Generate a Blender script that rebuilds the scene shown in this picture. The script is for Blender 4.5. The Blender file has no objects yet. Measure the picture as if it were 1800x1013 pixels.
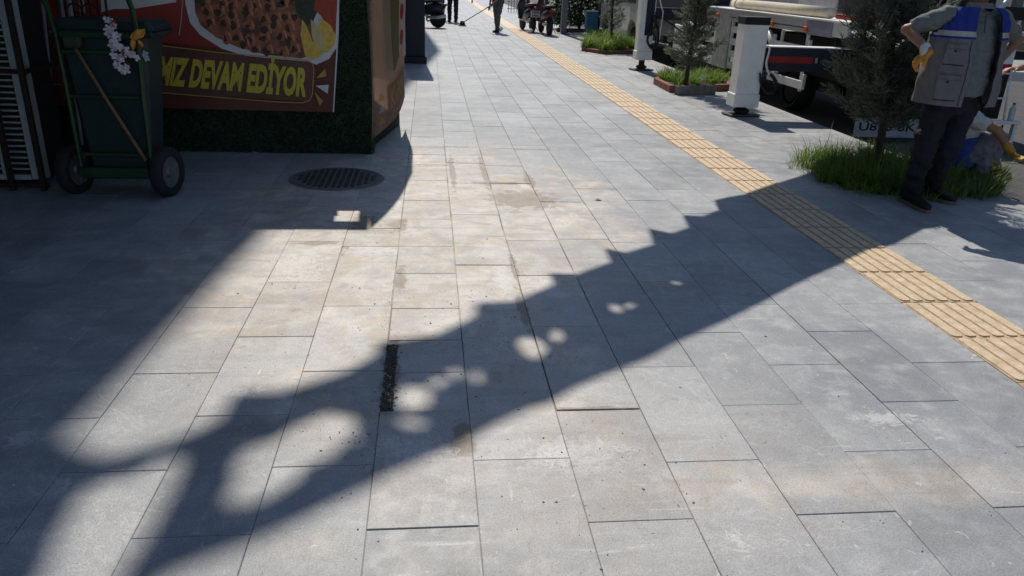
import bpy, bmesh, math, random
from mathutils import Vector, Matrix, noise
from mathutils.geometry import tessellate_polygon

sc = bpy.context.scene
col = sc.collection
# ------------------------------------------------------------------ camera
CAM_H = 1.5
FPX, PITCH, YAW, ROLL = 1350.0, 0.383917, 0.114929, 0.0402129      # focal length in pixels of an 1800 wide frame
_f = Vector((math.sin(YAW)*math.cos(PITCH), math.cos(YAW)*math.cos(PITCH), -math.sin(PITCH)))
_r0 = Vector((math.cos(YAW), -math.sin(YAW), 0)); _u0 = _r0.cross(_f)
CR = math.cos(ROLL)*_r0 + math.sin(ROLL)*_u0
CU = -math.sin(ROLL)*_r0 + math.cos(ROLL)*_u0
cd = bpy.data.cameras.new('camera'); cam = bpy.data.objects.new('camera', cd); col.objects.link(cam)
cd.sensor_width = 36; cd.lens = FPX/1800*36; cd.clip_end = 2000; cd.clip_start = .05
mm = Matrix((CR, CU, -_f)).transposed().to_4x4(); mm.translation = (0, 0, CAM_H); cam.matrix_world = mm
sc.camera = cam
# ------------------------------------------------------------------ sky, sun, exposure
SX, SY = -0.05, 0.87                    # toward the sun: (SX, SY, 1) per metre of height
SUNV = Vector((SX, SY, 1)).normalized()
w = bpy.data.worlds.new('World'); sc.world = w; w.use_nodes = True
nt = w.node_tree; bg = nt.nodes['Background']; sky = nt.nodes.new('ShaderNodeTexSky')
sky.sky_type = 'NISHITA'; sky.sun_disc = False
sky.sun_elevation = math.asin(SUNV.z); sky.sun_rotation = math.atan2(SUNV.x, SUNV.y)
sky.air_density = 1.0; sky.dust_density = .25; sky.ozone_density = 1.5
nt.links.new(sky.outputs[0], bg.inputs[0]); bg.inputs[1].default_value = .104
sd = bpy.data.lights.new('sun', 'SUN'); sd.energy = 3.75; sd.angle = math.radians(.53); sd.color = (1, .94, .85)
so = bpy.data.objects.new('sun', sd); col.objects.link(so); so.location = (0, 0, 30)
so.rotation_euler = SUNV.to_track_quat('Z', 'Y').to_euler()
vs = sc.view_settings; vs.view_transform = 'Standard'; vs.look = 'None'; vs.gamma = 1; vs.exposure = .12
vs.use_curve_mapping = False
sc.cycles.max_bounces = 5; sc.cycles.diffuse_bounces = 3; sc.cycles.glossy_bounces = 2; sc.cycles.transparent_max_bounces = 8

# ------------------------------------------------------------------ survey helpers: photo measurement -> point of the place
def ray(px, py): return CR*((px-900)/FPX) - CU*((py-506.5)/FPX) + _f
def G(px, py, z=0.0):
    d = ray(px, py); t = (z-CAM_H)/d.z; return Vector((d.x*t, d.y*t, z))
def PY(px, py, Y):
    d = ray(px, py); t = Y/d.y; return Vector((d.x*t, Y, CAM_H+d.z*t))
def PX(px, py, X):
    d = ray(px, py); t = X/d.x; return Vector((X, d.y*t, CAM_H+d.z*t))
def to_px(p):
    d = Vector(p)-Vector((0, 0, CAM_H)); z = d.dot(_f)
    return (900+FPX*d.dot(CR)/z, 506.5-FPX*d.dot(CU)/z, z)
V = Vector

# ------------------------------------------------------------------ mesh builder
class MB:
    def __init__(s): s.v = []; s.f = []
    def add(s, vs, fs):
        o = len(s.v); s.v += [tuple(v) for v in vs]; s.f += [tuple(i+o for i in f) for f in fs]; return s
    def box(s, lo, hi, bev=0.0, rot=None, org=None):
        lo = V(lo); hi = V(hi); c = (lo+hi)/2; d = hi-lo
        bm = bmesh.new(); bmesh.ops.create_cube(bm, size=1)
        bmesh.ops.scale(bm, vec=d, verts=bm.verts)
        if bev: bmesh.ops.bevel(bm, geom=bm.edges[:], offset=bev, segments=1, affect='EDGES', clamp_overlap=True)
        bm.verts.index_update()
        pts = [v.co+c for v in bm.verts]
        if rot:
            o = V(org) if org is not None else c
            pts = [rot @ (p-o)+o for p in pts]
        s.add(pts, [[v.index for v in f.verts] for f in bm.faces]); bm.free(); return s
    def tube(s, pts, r, n=8, closed=False, cap=True):
        pts = [V(p) for p in pts]; m = len(pts)
        rs = r if isinstance(r, (list, tuple)) else [r]*m
        tang = []
        for i in range(m):
            a = pts[(i-1) % m] if (closed or i > 0) else pts[i]
            b = pts[(i+1) % m] if (closed or i < m-1) else pts[i]
            t = (b-a); tang.append(t.normalized() if t.length > 1e-9 else V((0, 0, 1)))
        nrm = tang[0].orthogonal().normalized(); vs_ = []
        for i in range(m):
            nrm = (nrm-tang[i]*nrm.dot(tang[i]))
            nrm = nrm.normalized() if nrm.length > 1e-6 else tang[i].orthogonal().normalized()
            b = tang[i].cross(nrm)
            for k in range(n):
                a = 2*math.pi*k/n; vs_.append(pts[i]+(nrm*math.cos(a)+b*math.sin(a))*rs[i])
        fs = []
        for i in range(m if closed else m-1):
            j = (i+1) % m
            for k in range(n):
                l = (k+1) % n; fs.append((i*n+k, i*n+l, j*n+l, j*n+k))
        if cap and not closed:
            fs.append(tuple(range(n-1, -1, -1))); fs.append(tuple((m-1)*n+k for k in range(n)))
        return s.add(vs_, fs)
    def cyl(s, a, b, r, r1=None, n=16): return s.tube([a, b], [r, r if r1 is None else r1], n)
    def prism(s, poly, d):
        poly = [V(p) for p in poly]; d = V(d); n = len(poly)
        return s.add(poly+[p+d for p in poly], [tuple(range(n)), tuple(range(2*n-1, n-1, -1))]+[((i+1) % n, i, n+i, n+(i+1) % n) for i in range(n)])
    def lathe(s, prof, c, ax, n=24):
        c = V(c); ax = V(ax).normalized(); u = ax.orthogonal().normalized(); w_ = ax.cross(u); m = len(prof); vs_ = []
        for r, z in prof:
            for k in range(n):
                a = 2*math.pi*k/n; vs_.append(c+ax*z+(u*math.cos(a)+w_*math.sin(a))*r)
        fs = [(i*n+k, i*n+(k+1) % n, (i+1)*n+(k+1) % n, (i+1)*n+k) for i in range(m-1) for k in range(n)]
        if prof[0][0] > 1e-5: fs.append(tuple(range(n-1, -1, -1)))
        if prof[-1][0] > 1e-5: fs.append(tuple((m-1)*n+k for k in range(n)))
        return s.add(vs_, fs)
    def sphere(s, c, r, n=10, m=6, rot=None):
        r = r if isinstance(r, (tuple, list, Vector)) else (r, r, r); c = V(c); vs_ = []; 
        for i in range(m+1):
            t = math.pi*i/m
            for k in range(n):
                a = 2*math.pi*k/n; p = V((r[0]*math.sin(t)*math.cos(a), r[1]*math.sin(t)*math.sin(a), r[2]*math.cos(t)))
                vs_.append(c+(rot @ p if rot else p))
        fs = [(i*n+k, (i+1)*n+k, (i+1)*n+(k+1) % n, i*n+(k+1) % n) for i in range(m) for k in range(n)]
        return s.add(vs_, fs)
    def grid(s, fn, nu, nv):
        vs_ = [fn(u/nu, v/nv) for v in range(nv+1) for u in range(nu+1)]
        return s.add(vs_, [(j*(nu+1)+i, j*(nu+1)+i+1, (j+1)*(nu+1)+i+1, (j+1)*(nu+1)+i) for j in range(nv) for i in range(nu)])
    def mesh(s, name, smooth=False, fix=False):
        me = bpy.data.meshes.new(name); me.from_pydata(s.v, [], s.f)
        if fix:
            bm = bmesh.new(); bm.from_mesh(me); bmesh.ops.remove_doubles(bm, verts=bm.verts, dist=1e-5)
            bmesh.ops.recalc_face_normals(bm, faces=bm.faces); bm.to_mesh(me); bm.free()
        if smooth: me.polygons.foreach_set('use_smooth', [True]*len(me.polygons))
        me.update(); return me
    def build(s, name, mat, parent=None, smooth=False, fix=True):
        return obj(name, s.mesh(name, smooth, fix), mat, parent)

def obj(name, me, mat, parent=None):
    o = bpy.data.objects.new(name, me); col.objects.link(o)
    if mat and not me.materials: me.materials.append(mat)
    if parent:
        o.parent = parent
        if parent.type == 'EMPTY' or parent.location.length > 0:
            o.matrix_parent_inverse = Matrix.Translation(-world_loc(parent))
    return o
def world_loc(o):
    p = V(o.location); q = o
    while q.parent:
        p += q.matrix_parent_inverse.translation + V(q.parent.location) if False else V((0, 0, 0)); q = q.parent
    return p
def thing(name, label, cat, loc=(0, 0, 0), group=None):
    o = bpy.data.objects.new(name, None); col.objects.link(o); o.location = loc; o.empty_display_size = .1
    return tag(o, label, cat, group)
def tag(o, label=None, cat=None, group=None, kind=None):
    if label: o['label'] = label
    if cat: o['category'] = cat
    if group: o['group'] = group
    if kind: o['kind'] = kind
    return o
def smooth_auto(o, ang=40):
    me = o.data; me.polygons.foreach_set('use_smooth', [True]*len(me.polygons))
    bm = bmesh.new(); bm.from_mesh(me); c = math.radians(ang)
    for e in bm.edges:
        if len(e.link_faces) == 2 and e.calc_face_angle(0) > c: e.smooth = False
    bm.to_mesh(me); bm.free(); return o

# ------------------------------------------------------------------ materials
def nd(t, ty, **k):
    n = t.nodes.new(ty)
    for a, b in k.items(): setattr(n, a, b)
    return n
MATS = {}
def M(name, c, rough=.6, metal=0., var=.18, scale=6., bump=0., bscale=60., spec=.4, c2=None, coat=0.):
    if name in MATS: return MATS[name]
    m = bpy.data.materials.new(name); m.use_nodes = True; t = m.node_tree; L = t.links.new
    p = t.nodes['Principled BSDF']; p.inputs['Roughness'].default_value = rough; p.inputs['Metallic'].default_value = metal
    p.inputs['Specular IOR Level'].default_value = spec; p.inputs['Coat Weight'].default_value = coat
    g = nd(t, 'ShaderNodeNewGeometry'); n = nd(t, 'ShaderNodeTexNoise'); n.inputs['Scale'].default_value = scale; n.inputs['Detail'].default_value = 6
    n.inputs['Roughness'].default_value = .65
    L(g.outputs['Position'], n.inputs['Vector'])
    mx = nd(t, 'ShaderNodeMix', data_type='RGBA')
    c = tuple(c); a = tuple(max(0, x*(1-var)) for x in c)+(1,); b = tuple(min(1, x*(1+var)) for x in c)+(1,)
    if c2: b = tuple(c2)+(1,)
    r = nd(t, 'ShaderNodeMapRange'); r.inputs[1].default_value = .3; r.inputs[2].default_value = .7
    L(n.outputs[0], r.inputs[0]); L(r.outputs[0], mx.inputs[0]); mx.inputs[6].default_value = a; mx.inputs[7].default_value = b
    L(mx.outputs[2], p.inputs['Base Color'])
    rr = nd(t, 'ShaderNodeMapRange'); rr.inputs[3].default_value = max(.02, rough-.08); rr.inputs[4].default_value = min(1, rough+.1)
    L(n.outputs[0], rr.inputs[0]); L(rr.outputs[0], p.inputs['Roughness'])
    if bump:
        n2 = nd(t, 'ShaderNodeTexNoise'); n2.inputs['Scale'].default_value = bscale; n2.inputs['Detail'].default_value = 4
        L(g.outputs['Position'], n2.inputs['Vector'])
        bp = nd(t, 'ShaderNodeBump'); bp.inputs['Strength'].default_value = bump; bp.inputs['Distance'].default_value = .01
        L(n2.outputs[0], bp.inputs['Height']); L(bp.outputs[0], p.inputs['Normal'])
    MATS[name] = m; return m
def leafmat(name, c, c2, trans=.35, rough=.6):
    m = bpy.data.materials.new(name); m.use_nodes = True; t = m.node_tree; L = t.links.new
    p = t.nodes['Principled BSDF']; p.inputs['Roughness'].default_value = rough; p.inputs['Specular IOR Level'].default_value = .25
    g = nd(t, 'ShaderNodeNewGeometry'); n = nd(t, 'ShaderNodeTexNoise'); n.inputs['Scale'].default_value = 7
    L(g.outputs['Position'], n.inputs['Vector'])
    ad = nd(t, 'ShaderNodeMath', operation='ADD'); L(g.outputs['Random Per Island'], ad.inputs[0]); L(n.outputs[0], ad.inputs[1])
    r = nd(t, 'ShaderNodeMapRange'); r.inputs[1].default_value = .2; r.inputs[2].default_value = 1.5; L(ad.outputs[0], r.inputs[0])
    mx = nd(t, 'ShaderNodeMix', data_type='RGBA'); L(r.outputs[0], mx.inputs[0])
    mx.inputs[6].default_value = tuple(c)+(1,); mx.inputs[7].default_value = tuple(c2)+(1,)
    L(mx.outputs[2], p.inputs['Base Color'])
    tr = nd(t, 'ShaderNodeBsdfTranslucent'); L(mx.outputs[2], tr.inputs[0])
    ms = nd(t, 'ShaderNodeMixShader'); ms.inputs[0].default_value = trans
    L(p.outputs[0], ms.inputs[1]); L(tr.outputs[0], ms.inputs[2]); L(ms.outputs[0], t.nodes['Material Output'].inputs[0])
    return m
def cloth_trans(name, c, trans=.4):
    m = M(name, c, .55, var=.06, scale=3); t = m.node_tree; p = t.nodes['Principled BSDF']
    src = p.inputs['Base Color'].links[0].from_socket
    tr = nd(t, 'ShaderNodeBsdfTranslucent'); t.links.new(src, tr.inputs[0])
    ms = nd(t, 'ShaderNodeMixShader'); ms.inputs[0].default_value = trans
    t.links.new(p.outputs[0], ms.inputs[1]); t.links.new(tr.outputs[0], ms.inputs[2]); t.links.new(ms.outputs[0], t.nodes['Material Output'].inputs[0])
    return m

def slab_material(name, sand=False):
    m = bpy.data.materials.new(name); m.use_nodes = True; t = m.node_tree; L = t.links.new
    p = t.nodes['Principled BSDF']; p.inputs['Specular IOR Level'].default_value = .35
    g = nd(t, 'ShaderNodeNewGeometry'); oi = nd(t, 'ShaderNodeObjectInfo'); P = g.outputs['Position']
    def noise_(scale, detail=5, rough=.6, vec=None, dist=0.):
        n = nd(t, 'ShaderNodeTexNoise'); n.inputs['Scale'].default_value = scale; n.inputs['Detail'].default_value = min(detail, 3.5)
        n.inputs['Roughness'].default_value = rough; n.inputs['Distortion'].default_value = dist; L(P if vec is None else vec, n.inputs['Vector']); return n.outputs[0]
    def rng(x, a, b, c=0., d=1., smooth=True):
        r = nd(t, 'ShaderNodeMapRange'); r.interpolation_type = 'SMOOTHSTEP' if smooth else 'LINEAR'
        for i, q in enumerate((a, b, c, d)): r.inputs[i+1].default_value = q
        L(x, r.inputs[0]); return r.outputs[0]
    def mth(op, a, b=None):
        n = nd(t, 'ShaderNodeMath', operation=op)
        for i, q in enumerate((a, b)):
            if q is None: continue
            if isinstance(q, (int, float)): n.inputs[i].default_value = q
            else: L(q, n.inputs[i])
        return n.outputs[0]
    def mixc(f, a, b):
        n = nd(t, 'ShaderNodeMix', data_type='RGBA')
        for i, q in ((0, f), (6, a), (7, b)):
            if isinstance(q, (int, float)): n.inputs[i].default_value = q
            elif isinstance(q, tuple): n.inputs[i].default_value = q+(1,)
            else: L(q, n.inputs[i])
        return n.outputs[2]
    def mapv(loc=(0, 0, 0), rot=0., scale=(1, 1, 1)):
        n = nd(t, 'ShaderNodeMapping'); n.inputs['Location'].default_value = loc; n.inputs['Rotation'].default_value = (0, 0, rot); n.inputs['Scale'].default_value = scale
        L(P, n.inputs['Vector']); return n.outputs[0]
    def ell(x, y, rx, ry, rot=0.):
        if abs(rot) < .04:
            sb = nd(t, 'ShaderNodeVectorMath', operation='MULTIPLY_ADD'); L(P, sb.inputs[0]); sb.inputs[1].default_value = (1/rx, 1/ry, 0); sb.inputs[2].default_value = (-x/rx, -y/ry, 0)
            ln = nd(t, 'ShaderNodeVectorMath', operation='LENGTH'); L(sb.outputs[0], ln.inputs[0]); return ln.outputs['Value']
        sb = nd(t, 'ShaderNodeVectorMath', operation='SUBTRACT'); L(P, sb.inputs[0]); sb.inputs[1].default_value = (x, y, 0)
        n = nd(t, 'ShaderNodeMapping'); n.inputs['Rotation'].default_value = (0, 0, rot); n.inputs['Scale'].default_value = (1/rx, 1/ry, 0); n.vector_type = 'POINT'
        # rotate first then scale
        r = nd(t, 'ShaderNodeVectorRotate'); r.rotation_type = 'Z_AXIS'; r.inputs['Angle'].default_value = rot; L(sb.outputs[0], r.inputs['Vector'])
        n.inputs['Rotation'].default_value = (0, 0, 0); L(r.outputs[0], n.inputs['Vector'])
        ln = nd(t, 'ShaderNodeVectorMath', operation='LENGTH'); L(n.outputs[0], ln.inputs[0]); return ln.outputs['Value']
    rnd = mth('FRACT', mth('ADD', oi.outputs['Random'], g.outputs['Random Per Island']))
    big = noise_(1.3, 7, .68); mid = noise_(6., 6, .65); fine = noise_(170., 3, .6)
    base = mixc(rng(big, .34, .66), (.265, .277, .292), (.37, .376, .384))
    base = mixc(mth('MULTIPLY', rng(mid, .46, .72), .7), base, (.45, .45, .445))
    # per slab tone
    tone = rng(rnd, 0, 1, .90, 1.07, False)
    # dusty zone where the slabs have been relaid
    d1 = rng(mth('ADD', ell(-.1, 4.9, 1.55, 2.9), mth('MULTIPLY', mth('SUBTRACT', big, .5), 1.6)), .45, 1.15, 1., 0.)
    d1 = mth('MULTIPLY', d1, rng(mid, .3, .62, .45, 1.))
    d2 = rng(mth('ADD', ell(1.45, 1.98, .75, .14, .07), mth('MULTIPLY', mth('SUBTRACT', mid, .5), 2.2)), .3, 1.3, .55, 0.)
    d3 = rng(mth('ADD', ell(.55, 2.1, 1.0, .75), mth('MULTIPLY', mth('SUBTRACT', mid, .5), 2.6)), .2, 1.2, .30, 0.)
    dust = mth('MINIMUM', mth('ADD', mth('ADD', d1, d2), d3), 1.)
    base = mixc(mth('MULTIPLY', dust, .85), base, mixc(rng(noise_(4.5, 5, .7, mapv((8, 3, 0)), .8), .38, .62), (.56, .465, .36), (.70, .635, .56)))
    # scuffs and broom streaks
    s1 = rng(noise_(1., 5, .7, mapv(rot=.5, scale=(3., 34., 1.)), .6), .60, .74)
    s2 = rng(noise_(1., 5, .7, mapv((5, 3, 0), -.35, (38., 3.5, 1.)), .5), .62, .76)
    patch = rng(noise_(.9, 2, .5, mapv((9, 2, 0))), .45, .62)
    base = mixc(mth('MULTIPLY', mth('MAXIMUM', s1, s2), mth('MULTIPLY', patch, .62)), base, (.64, .62, .59))
    sp = rng(noise_(16., 3, .6, mapv((2, 7, 0)), 1.2), .665, .73)
    base = mixc(mth('MULTIPLY', sp, .7), base, (.64, .62, .59))
    dk = rng(noise_(2.7, 5, .7, mapv((4, 1, 0)), .8), .60, .74)
    base = mixc(mth('MULTIPLY', dk, .35), base, (.2, .195, .19))
    # a long brush of darker water marks in far part
    lay = rng(noise_(1., 4, .6, mapv((1, 1, 0), .05, (1.3, 9., 1.))), .52, .66)
    base = mixc(mth('MULTIPLY', lay, .3), base, (.25, .253, .258))
    # wet soil smears along the opened joints
    mud = None; mn = mth('MULTIPLY', mth('SUBTRACT', noise_(11., 5, .7), .5), 2.2)
    for (px, py, rx, ry, rot) in ((703, 492, .038, .24, 0), (604, 442, .03, .13, 0), (560, 428, .17, .045, .03), (700, 397, .07, .16, 0), (812, 776, .05, .13, 0),
                                  (918, 545, .028, .30, 0), (903, 470, .022, .25, 0), (684, 665, .05, .36, 0), (770, 258, .5, .03, .02), (915, 262, .35, .028, .02), (875, 322, .3, .05, 0),
                                  (930, 318, .05, .25, 0), (760, 290, .2, .035, 0), (640, 390, .1, .2, 0), (1045, 719, .17, .018, .02), (920, 350, .3, .3, 0), (795, 300, .03, .7, 0), (850, 300, .03, .7, 0)):
        q = G(px, py); e = ell(q.x, q.y, rx, ry, rot)
        k = rng(mth('ADD', e, mn), .55, 1.05, 1., 0.)
        mud = k if mud is None else mth('MAXIMUM', mud, k)
    base = mixc(mth('MULTIPLY', mud, .72), base, (.22, .165, .105))
    chalk = None; cn = mth('MULTIPLY', mth('SUBTRACT', noise_(26., 4, .75, None, 1.), .5), 4.2)
    for (px, py, rx, ry) in ((36, 773, .055, .06), (725, 790, .16, .10), (885, 492, .05, .30), (645, 440, .28, .12), (960, 500, .13, .2), (520, 470, .2, .25), (1010, 800, .2, .12), (1300, 950, .04, .06), (1560, 735, .15, .06), (430, 690, .08, .05)):
        q = G(px, py); k = rng(mth('ADD', ell(q.x, q.y, rx, ry), cn), .2, 1., 1., 0.); chalk = k if chalk is None else mth('MAXIMUM', chalk, k)
    base = mixc(mth('MULTIPLY', chalk, .55), base, (.68, .66, .64))
    sw = noise_(3.4, 3, .55, mapv((6, 4, 0)), 3.2)
    base = mixc(mth('MULTIPLY', rng(mth('ABSOLUTE', mth('SUBTRACT', sw, .5)), .0, .035, 1., 0.), mth('MULTIPLY', rng(big, .42, .6), .30)), base, (.60, .585, .56))
    blot = rng(noise_(9., 4, .7, mapv((7, 7, 0)), .6), .56, .70)
    base = mixc(mth('MULTIPLY', blot, .28), base, (.23, .225, .22))
    pit = rng(noise_(62., 2, .5, mapv((1, 5, 0))), .69, .75)
    base = mixc(mth('MULTIPLY', pit, .55), base, (.12, .115, .11))
    hs = nd(t, 'ShaderNodeHueSaturation'); L(base, hs.inputs['Color'])
    L(mth('MULTIPLY', tone, rng(fine, .3, .7, .82, 1.14)), hs.inputs['Value'])
    out = hs.outputs[0]
    if sand:
        jn = noise_(2.2, 4, .65, mapv((3, 8, 0)))
        out = mixc(rng(jn, .40, .60), mixc(mth('MULTIPLY', dust, .7), (.075, .073, .07), (.22, .17, .12)), mixc(dust, (.27, .272, .275), (.50, .43, .35)))
    L(out, p.inputs['Base Color'])
    L(rng(mid, .3, .7, .46, .62), p.inputs['Roughness'])
    bp = nd(t, 'ShaderNodeBump'); bp.inputs['Strength'].default_value = .28; bp.inputs['Distance'].default_value = .006
    L(mth('ADD', mth('MULTIPLY', fine, .5), mth('ADD', mid, mth('MULTIPLY', noise_(38., 4, .6), .6))), bp.inputs['Height']); L(bp.outputs[0], p.inputs['Normal'])
    return m

# ================================================================== THE SETTING
SLAB = slab_material('stone_slab'); SAND = slab_material('joint_sand', True)
ASPH = M('asphalt', (.075, .075, .078), .85, var=.3, scale=3, bump=.5, bscale=120)
gb = MB(); gb.add([(-400, -60, -.22), (600, -60, -.22), (600, 900, -.22), (-400, 900, -.22)], [(0, 1, 2, 3)])
tag(gb.build('ground', ASPH), kind='structure')
rb = MB(); rb.box((4.70, -20, -.21), (12.5, 160, -.14)); tag(rb.build('road', ASPH), kind='structure')
ob_ = MB(); ob_.box((12.5, -20, -.21), (18, 160, -.01), .01); tag(ob_.build('opposite_pavement', M('far_paving', (.3, .3, .29), .7)), kind='structure')

pb = MB(); pb.box((-7, -6, -.20), (4.53, 90, -.0045)); pavement = tag(pb.build('pavement', SAND), kind='structure')
CW, RL = .3262, .6505
X0 = -1.163
TX0, TX1 = 2.452, 2.882
kset = {}                 # column -> explicit joints in the relaid zone
def jy(lst): return sorted(lst)
REL = {2: (3.463, 4.35, 4.70, 5.38, 6.05, 6.55, 7.16), 3: (2.478, 2.78, 3.08, 3.43, 3.9, 4.35, 4.70, 4.90, 5.35, 5.94, 6.42, 6.87, 7.17),
       4: (2.16, 3.185, 4.03, 4.55, 5.01, 5.87, 6.56, 7.19), 5: (1.828, 2.465, 3.205, 3.87, 4.46, 5.15, 5.87, 6.47, 7.12), 6: (2.12, 2.80, 3.61, 4.5, 5.35, 6.29, 7.15),
       0: (4.11, 4.745, 5.40, 6.06)}
cols = []
k = -17
while X0+k*CW < TX0-.05:
    a = X0+k*CW; b = min(X0+(k+1)*CW, TX0)
    if TX0-b < .05: b = TX0
    cols.append((k, a, b)); k += 1
x = TX1; k = 101
while x < 4.4:
    b = x+CW
    if 4.53-b < .1: b = 4.53
    cols.append((k, x, b)); x = b; k += 1
rng_ = random.Random(4)
slabs = []
for k, a, b in cols:
    base = 1.828 if k % 2 else 1.828+RL/2
    ys = [base+RL*n for n in range(-6, 130)]
    if k in REL:
        lo, hi = REL[k][0], REL[k][-1]
        ys = [y for y in ys if y < lo-.2 or y > hi+.2]+list(REL[k])
    ys.sort()
    for y0, y1 in zip(ys, ys[1:]): slabs.append((k, a, b, y0, y1))
def slab_geo(wd, ln, t=.045, c=.0016):
    x, y = wd/2, ln/2
    vs_ = []
    for (q, z) in ((0, -t), (0, -c), (c, 0)):
        vs_ += [(-x+q, -y+q, z), (x-q, -y+q, z), (x-q, y-q, z), (-x+q, y-q, z)]
    fs = [(8, 9, 10, 11)]
    for r in (0, 4):
        for i in range(4): fs.append((r+i, r+(i+1) % 4, r+4+(i+1) % 4, r+4+i))
    return vs_, fs
def vis_area(s):
    pts = [to_px((x_, y_, 0)) for x_, y_ in ((s[1], s[3]), (s[2], s[3]), (s[2], s[4]), (s[1], s[4]))]
    if any(p[2] < .05 for p in pts): return 0
    cx = sum(p[0] for p in pts)/4; cy = sum(p[1] for p in pts)/4
    if not any(-5 < p[0] < 1805 and -5 < p[1] < 1018 for p in pts): return 0
    A = 0
    for i in range(4):
        p, q = pts[i], pts[(i+1) % 4]; A += p[0]*q[1]-q[0]*p[1]
    return abs(A)/2
slabs.sort(key=lambda s: -vis_area(s))
geo = {}; farb = MB()
for i, s in enumerate(slabs):
    k, a, b, y0, y1 = s
    g_ = rng_.choice((.0008, .0012, .002, .003)) if y1 < 8 else .004
    relaid = k in REL and y0 > 2.3 and y1 < 7.3 and 2 <= k <= 6
    if relaid: g_ = rng_.choice((.003, .005, .007))
    dx = 0
    if k == 3 and 2.4 < y0 < 3.0: a += .042                       # the open joint left by a narrower row
    wd = round(b-a-g_, 3); ln = round(y1-y0-g_, 3)
    dz = rng_.uniform(-.0009, .0009)*(1.6 if relaid else 1)
    tx = rng_.uniform(-.0016, .0016)*(1.6 if relaid else 1); ty = rng_.uniform(-.0016, .0016)*(1.6 if relaid else 1)
    if k == 5 and abs(y0-2.465) < .01: dz = .003; tx = .0025       # a slab standing proud
    if k == 3 and abs(y0-1.828) < .2: dz = .004
    if k == 0 and abs(y0-4.745) < .01: dz = -.002
    if i < 300:
        key = (wd, ln)
        if key not in geo:
            me = bpy.data.meshes.new('paving_slab'); me.from_pydata(*slab_geo(wd, ln)[:1], [], slab_geo(wd, ln)[1]); me.materials.append(SLAB); geo[key] = me
        o = bpy.data.objects.new('paving_slab', geo[key]); col.objects.link(o); o.parent = pavement
        o.location = ((a+b)/2, (y0+y1)/2, dz); o.rotation_euler = (tx, ty, rng_.uniform(-.003, .003)*(2 if relaid else .5))
    else:
        vs_, fs = slab_geo(wd, ln, .02); cx, cy = (a+b)/2, (y0+y1)/2
        farb.add([(v[0]+cx, v[1]+cy, v[2]+dz) for v in vs_], fs)
tag(farb.build('paving_slab_remainder', SLAB, pavement, fix=False), kind='stuff')
# soil lying in the opened joint
sb_ = MB()
for i in range(90):
    y = 2.46+.0065*i
    for j in range(5):
        xx = -.178+.0098*j+rng_.gauss(0, .006)
        if rng_.random() < .12: continue
        sb_.sphere((xx+rng_.uniform(-.004, .004), y, -.005+rng_.uniform(-.003, .003)), rng_.uniform(.003, .009), 5, 3)
tag(sb_.build('dark_soil', M('wet_soil', (.115, .09, .066), .95, var=.4, scale=60), pavement, fix=False), kind='stuff')

# kerb
kerb_m = M('kerb_stone', (.33, .325, .315), .7, var=.15, scale=5, bump=.3, bscale=90)
kb = MB(); kb.box((4.545, -6, -.2), (4.66, 90, -.03)); kerb = tag(kb.build('kerb', kerb_m), kind='structure')
kme = MB().box((-.0675, -.497, -.16), (.0675, .497, 0), .008).mesh('kerb_stone'); kme.materials.append(kerb_m)
for i in range(34):
    o = bpy.data.objects.new('kerb_stone', kme); col.objects.link(o); o.parent = kerb
    o.location = (4.602, 3.2+i*1.0, .002+rng_.uniform(-.002, .002)); o.rotation_euler = (0, 0, rng_.uniform(-.002, .002))

# tactile strip
TACT = M('tactile_yellow', (.64, .46, .27), .6, var=.2, scale=16, bump=.3, bscale=140, c2=(.74, .60, .43))
tp = MB(); tp.box((TX0+.003, -4, -.02), (TX1-.003, 60, -.010)); tactile = tag(tp.build('tactile_paving', M('tactile_bed', (.12, .1, .07), .9)), kind='structure')
TL_ = .4285
tb = MB(); hw = .2125; tb.box((-hw, -hw, -.03), (hw, hw, .001), .002)
nr = 6; pitch_ = 2*hw/nr
for i in range(nr):
    cx = -hw+pitch_*(i+.5); rw = .0295; e = hw-.009; q = .014
    lo_ = [(cx-rw, -e+q), (cx-rw+q*.8, -e), (cx+rw-q*.8, -e), (cx+rw, -e+q), (cx+rw, e-q), (cx+rw-q*.8, e), (cx-rw+q*.8, e), (cx-rw, e-q)]
    n0 = len(lo_)
    top = [(cx+(x_-cx)*.88, y_*.988) for x_, y_ in lo_]
    tb.add([(x_, y_, .001) for x_, y_ in lo_]+[(x_, y_, .007) for x_, y_ in top], [tuple(range(n0, 2*n0))]+[(j, (j+1) % n0, n0+(j+1) % n0, n0+j) for j in range(n0)])
tme = tb.mesh('tactile_tile'); tme.materials.append(TACT); tme.materials.append(M('tactile_grime', (.50, .37, .235), .85, var=.3, scale=25))
for pg in tme.polygons: pg.material_index = 1 if (max(tme.vertices[i].co.z for i in pg.vertices) < .0015 or abs(pg.normal.z) < .8) else 0
for i in range(56):
    o = bpy.data.objects.new('tactile_tile', tme); col.objects.link(o); o.parent = tactile
    o.location = ((TX0+TX1)/2+rng_.uniform(-.0015, .0015), 1.97+TL_*i, rng_.uniform(-.0015, .001)); o.rotation_euler = (0, 0, rng_.uniform(-.004, .004))
tf = MB(); tf.box((TX0+.01, 1.97+TL_*55.5, -.01), (TX1-.01, 60, .003)); tf.build('tactile_run', TACT, tactile)

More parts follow.
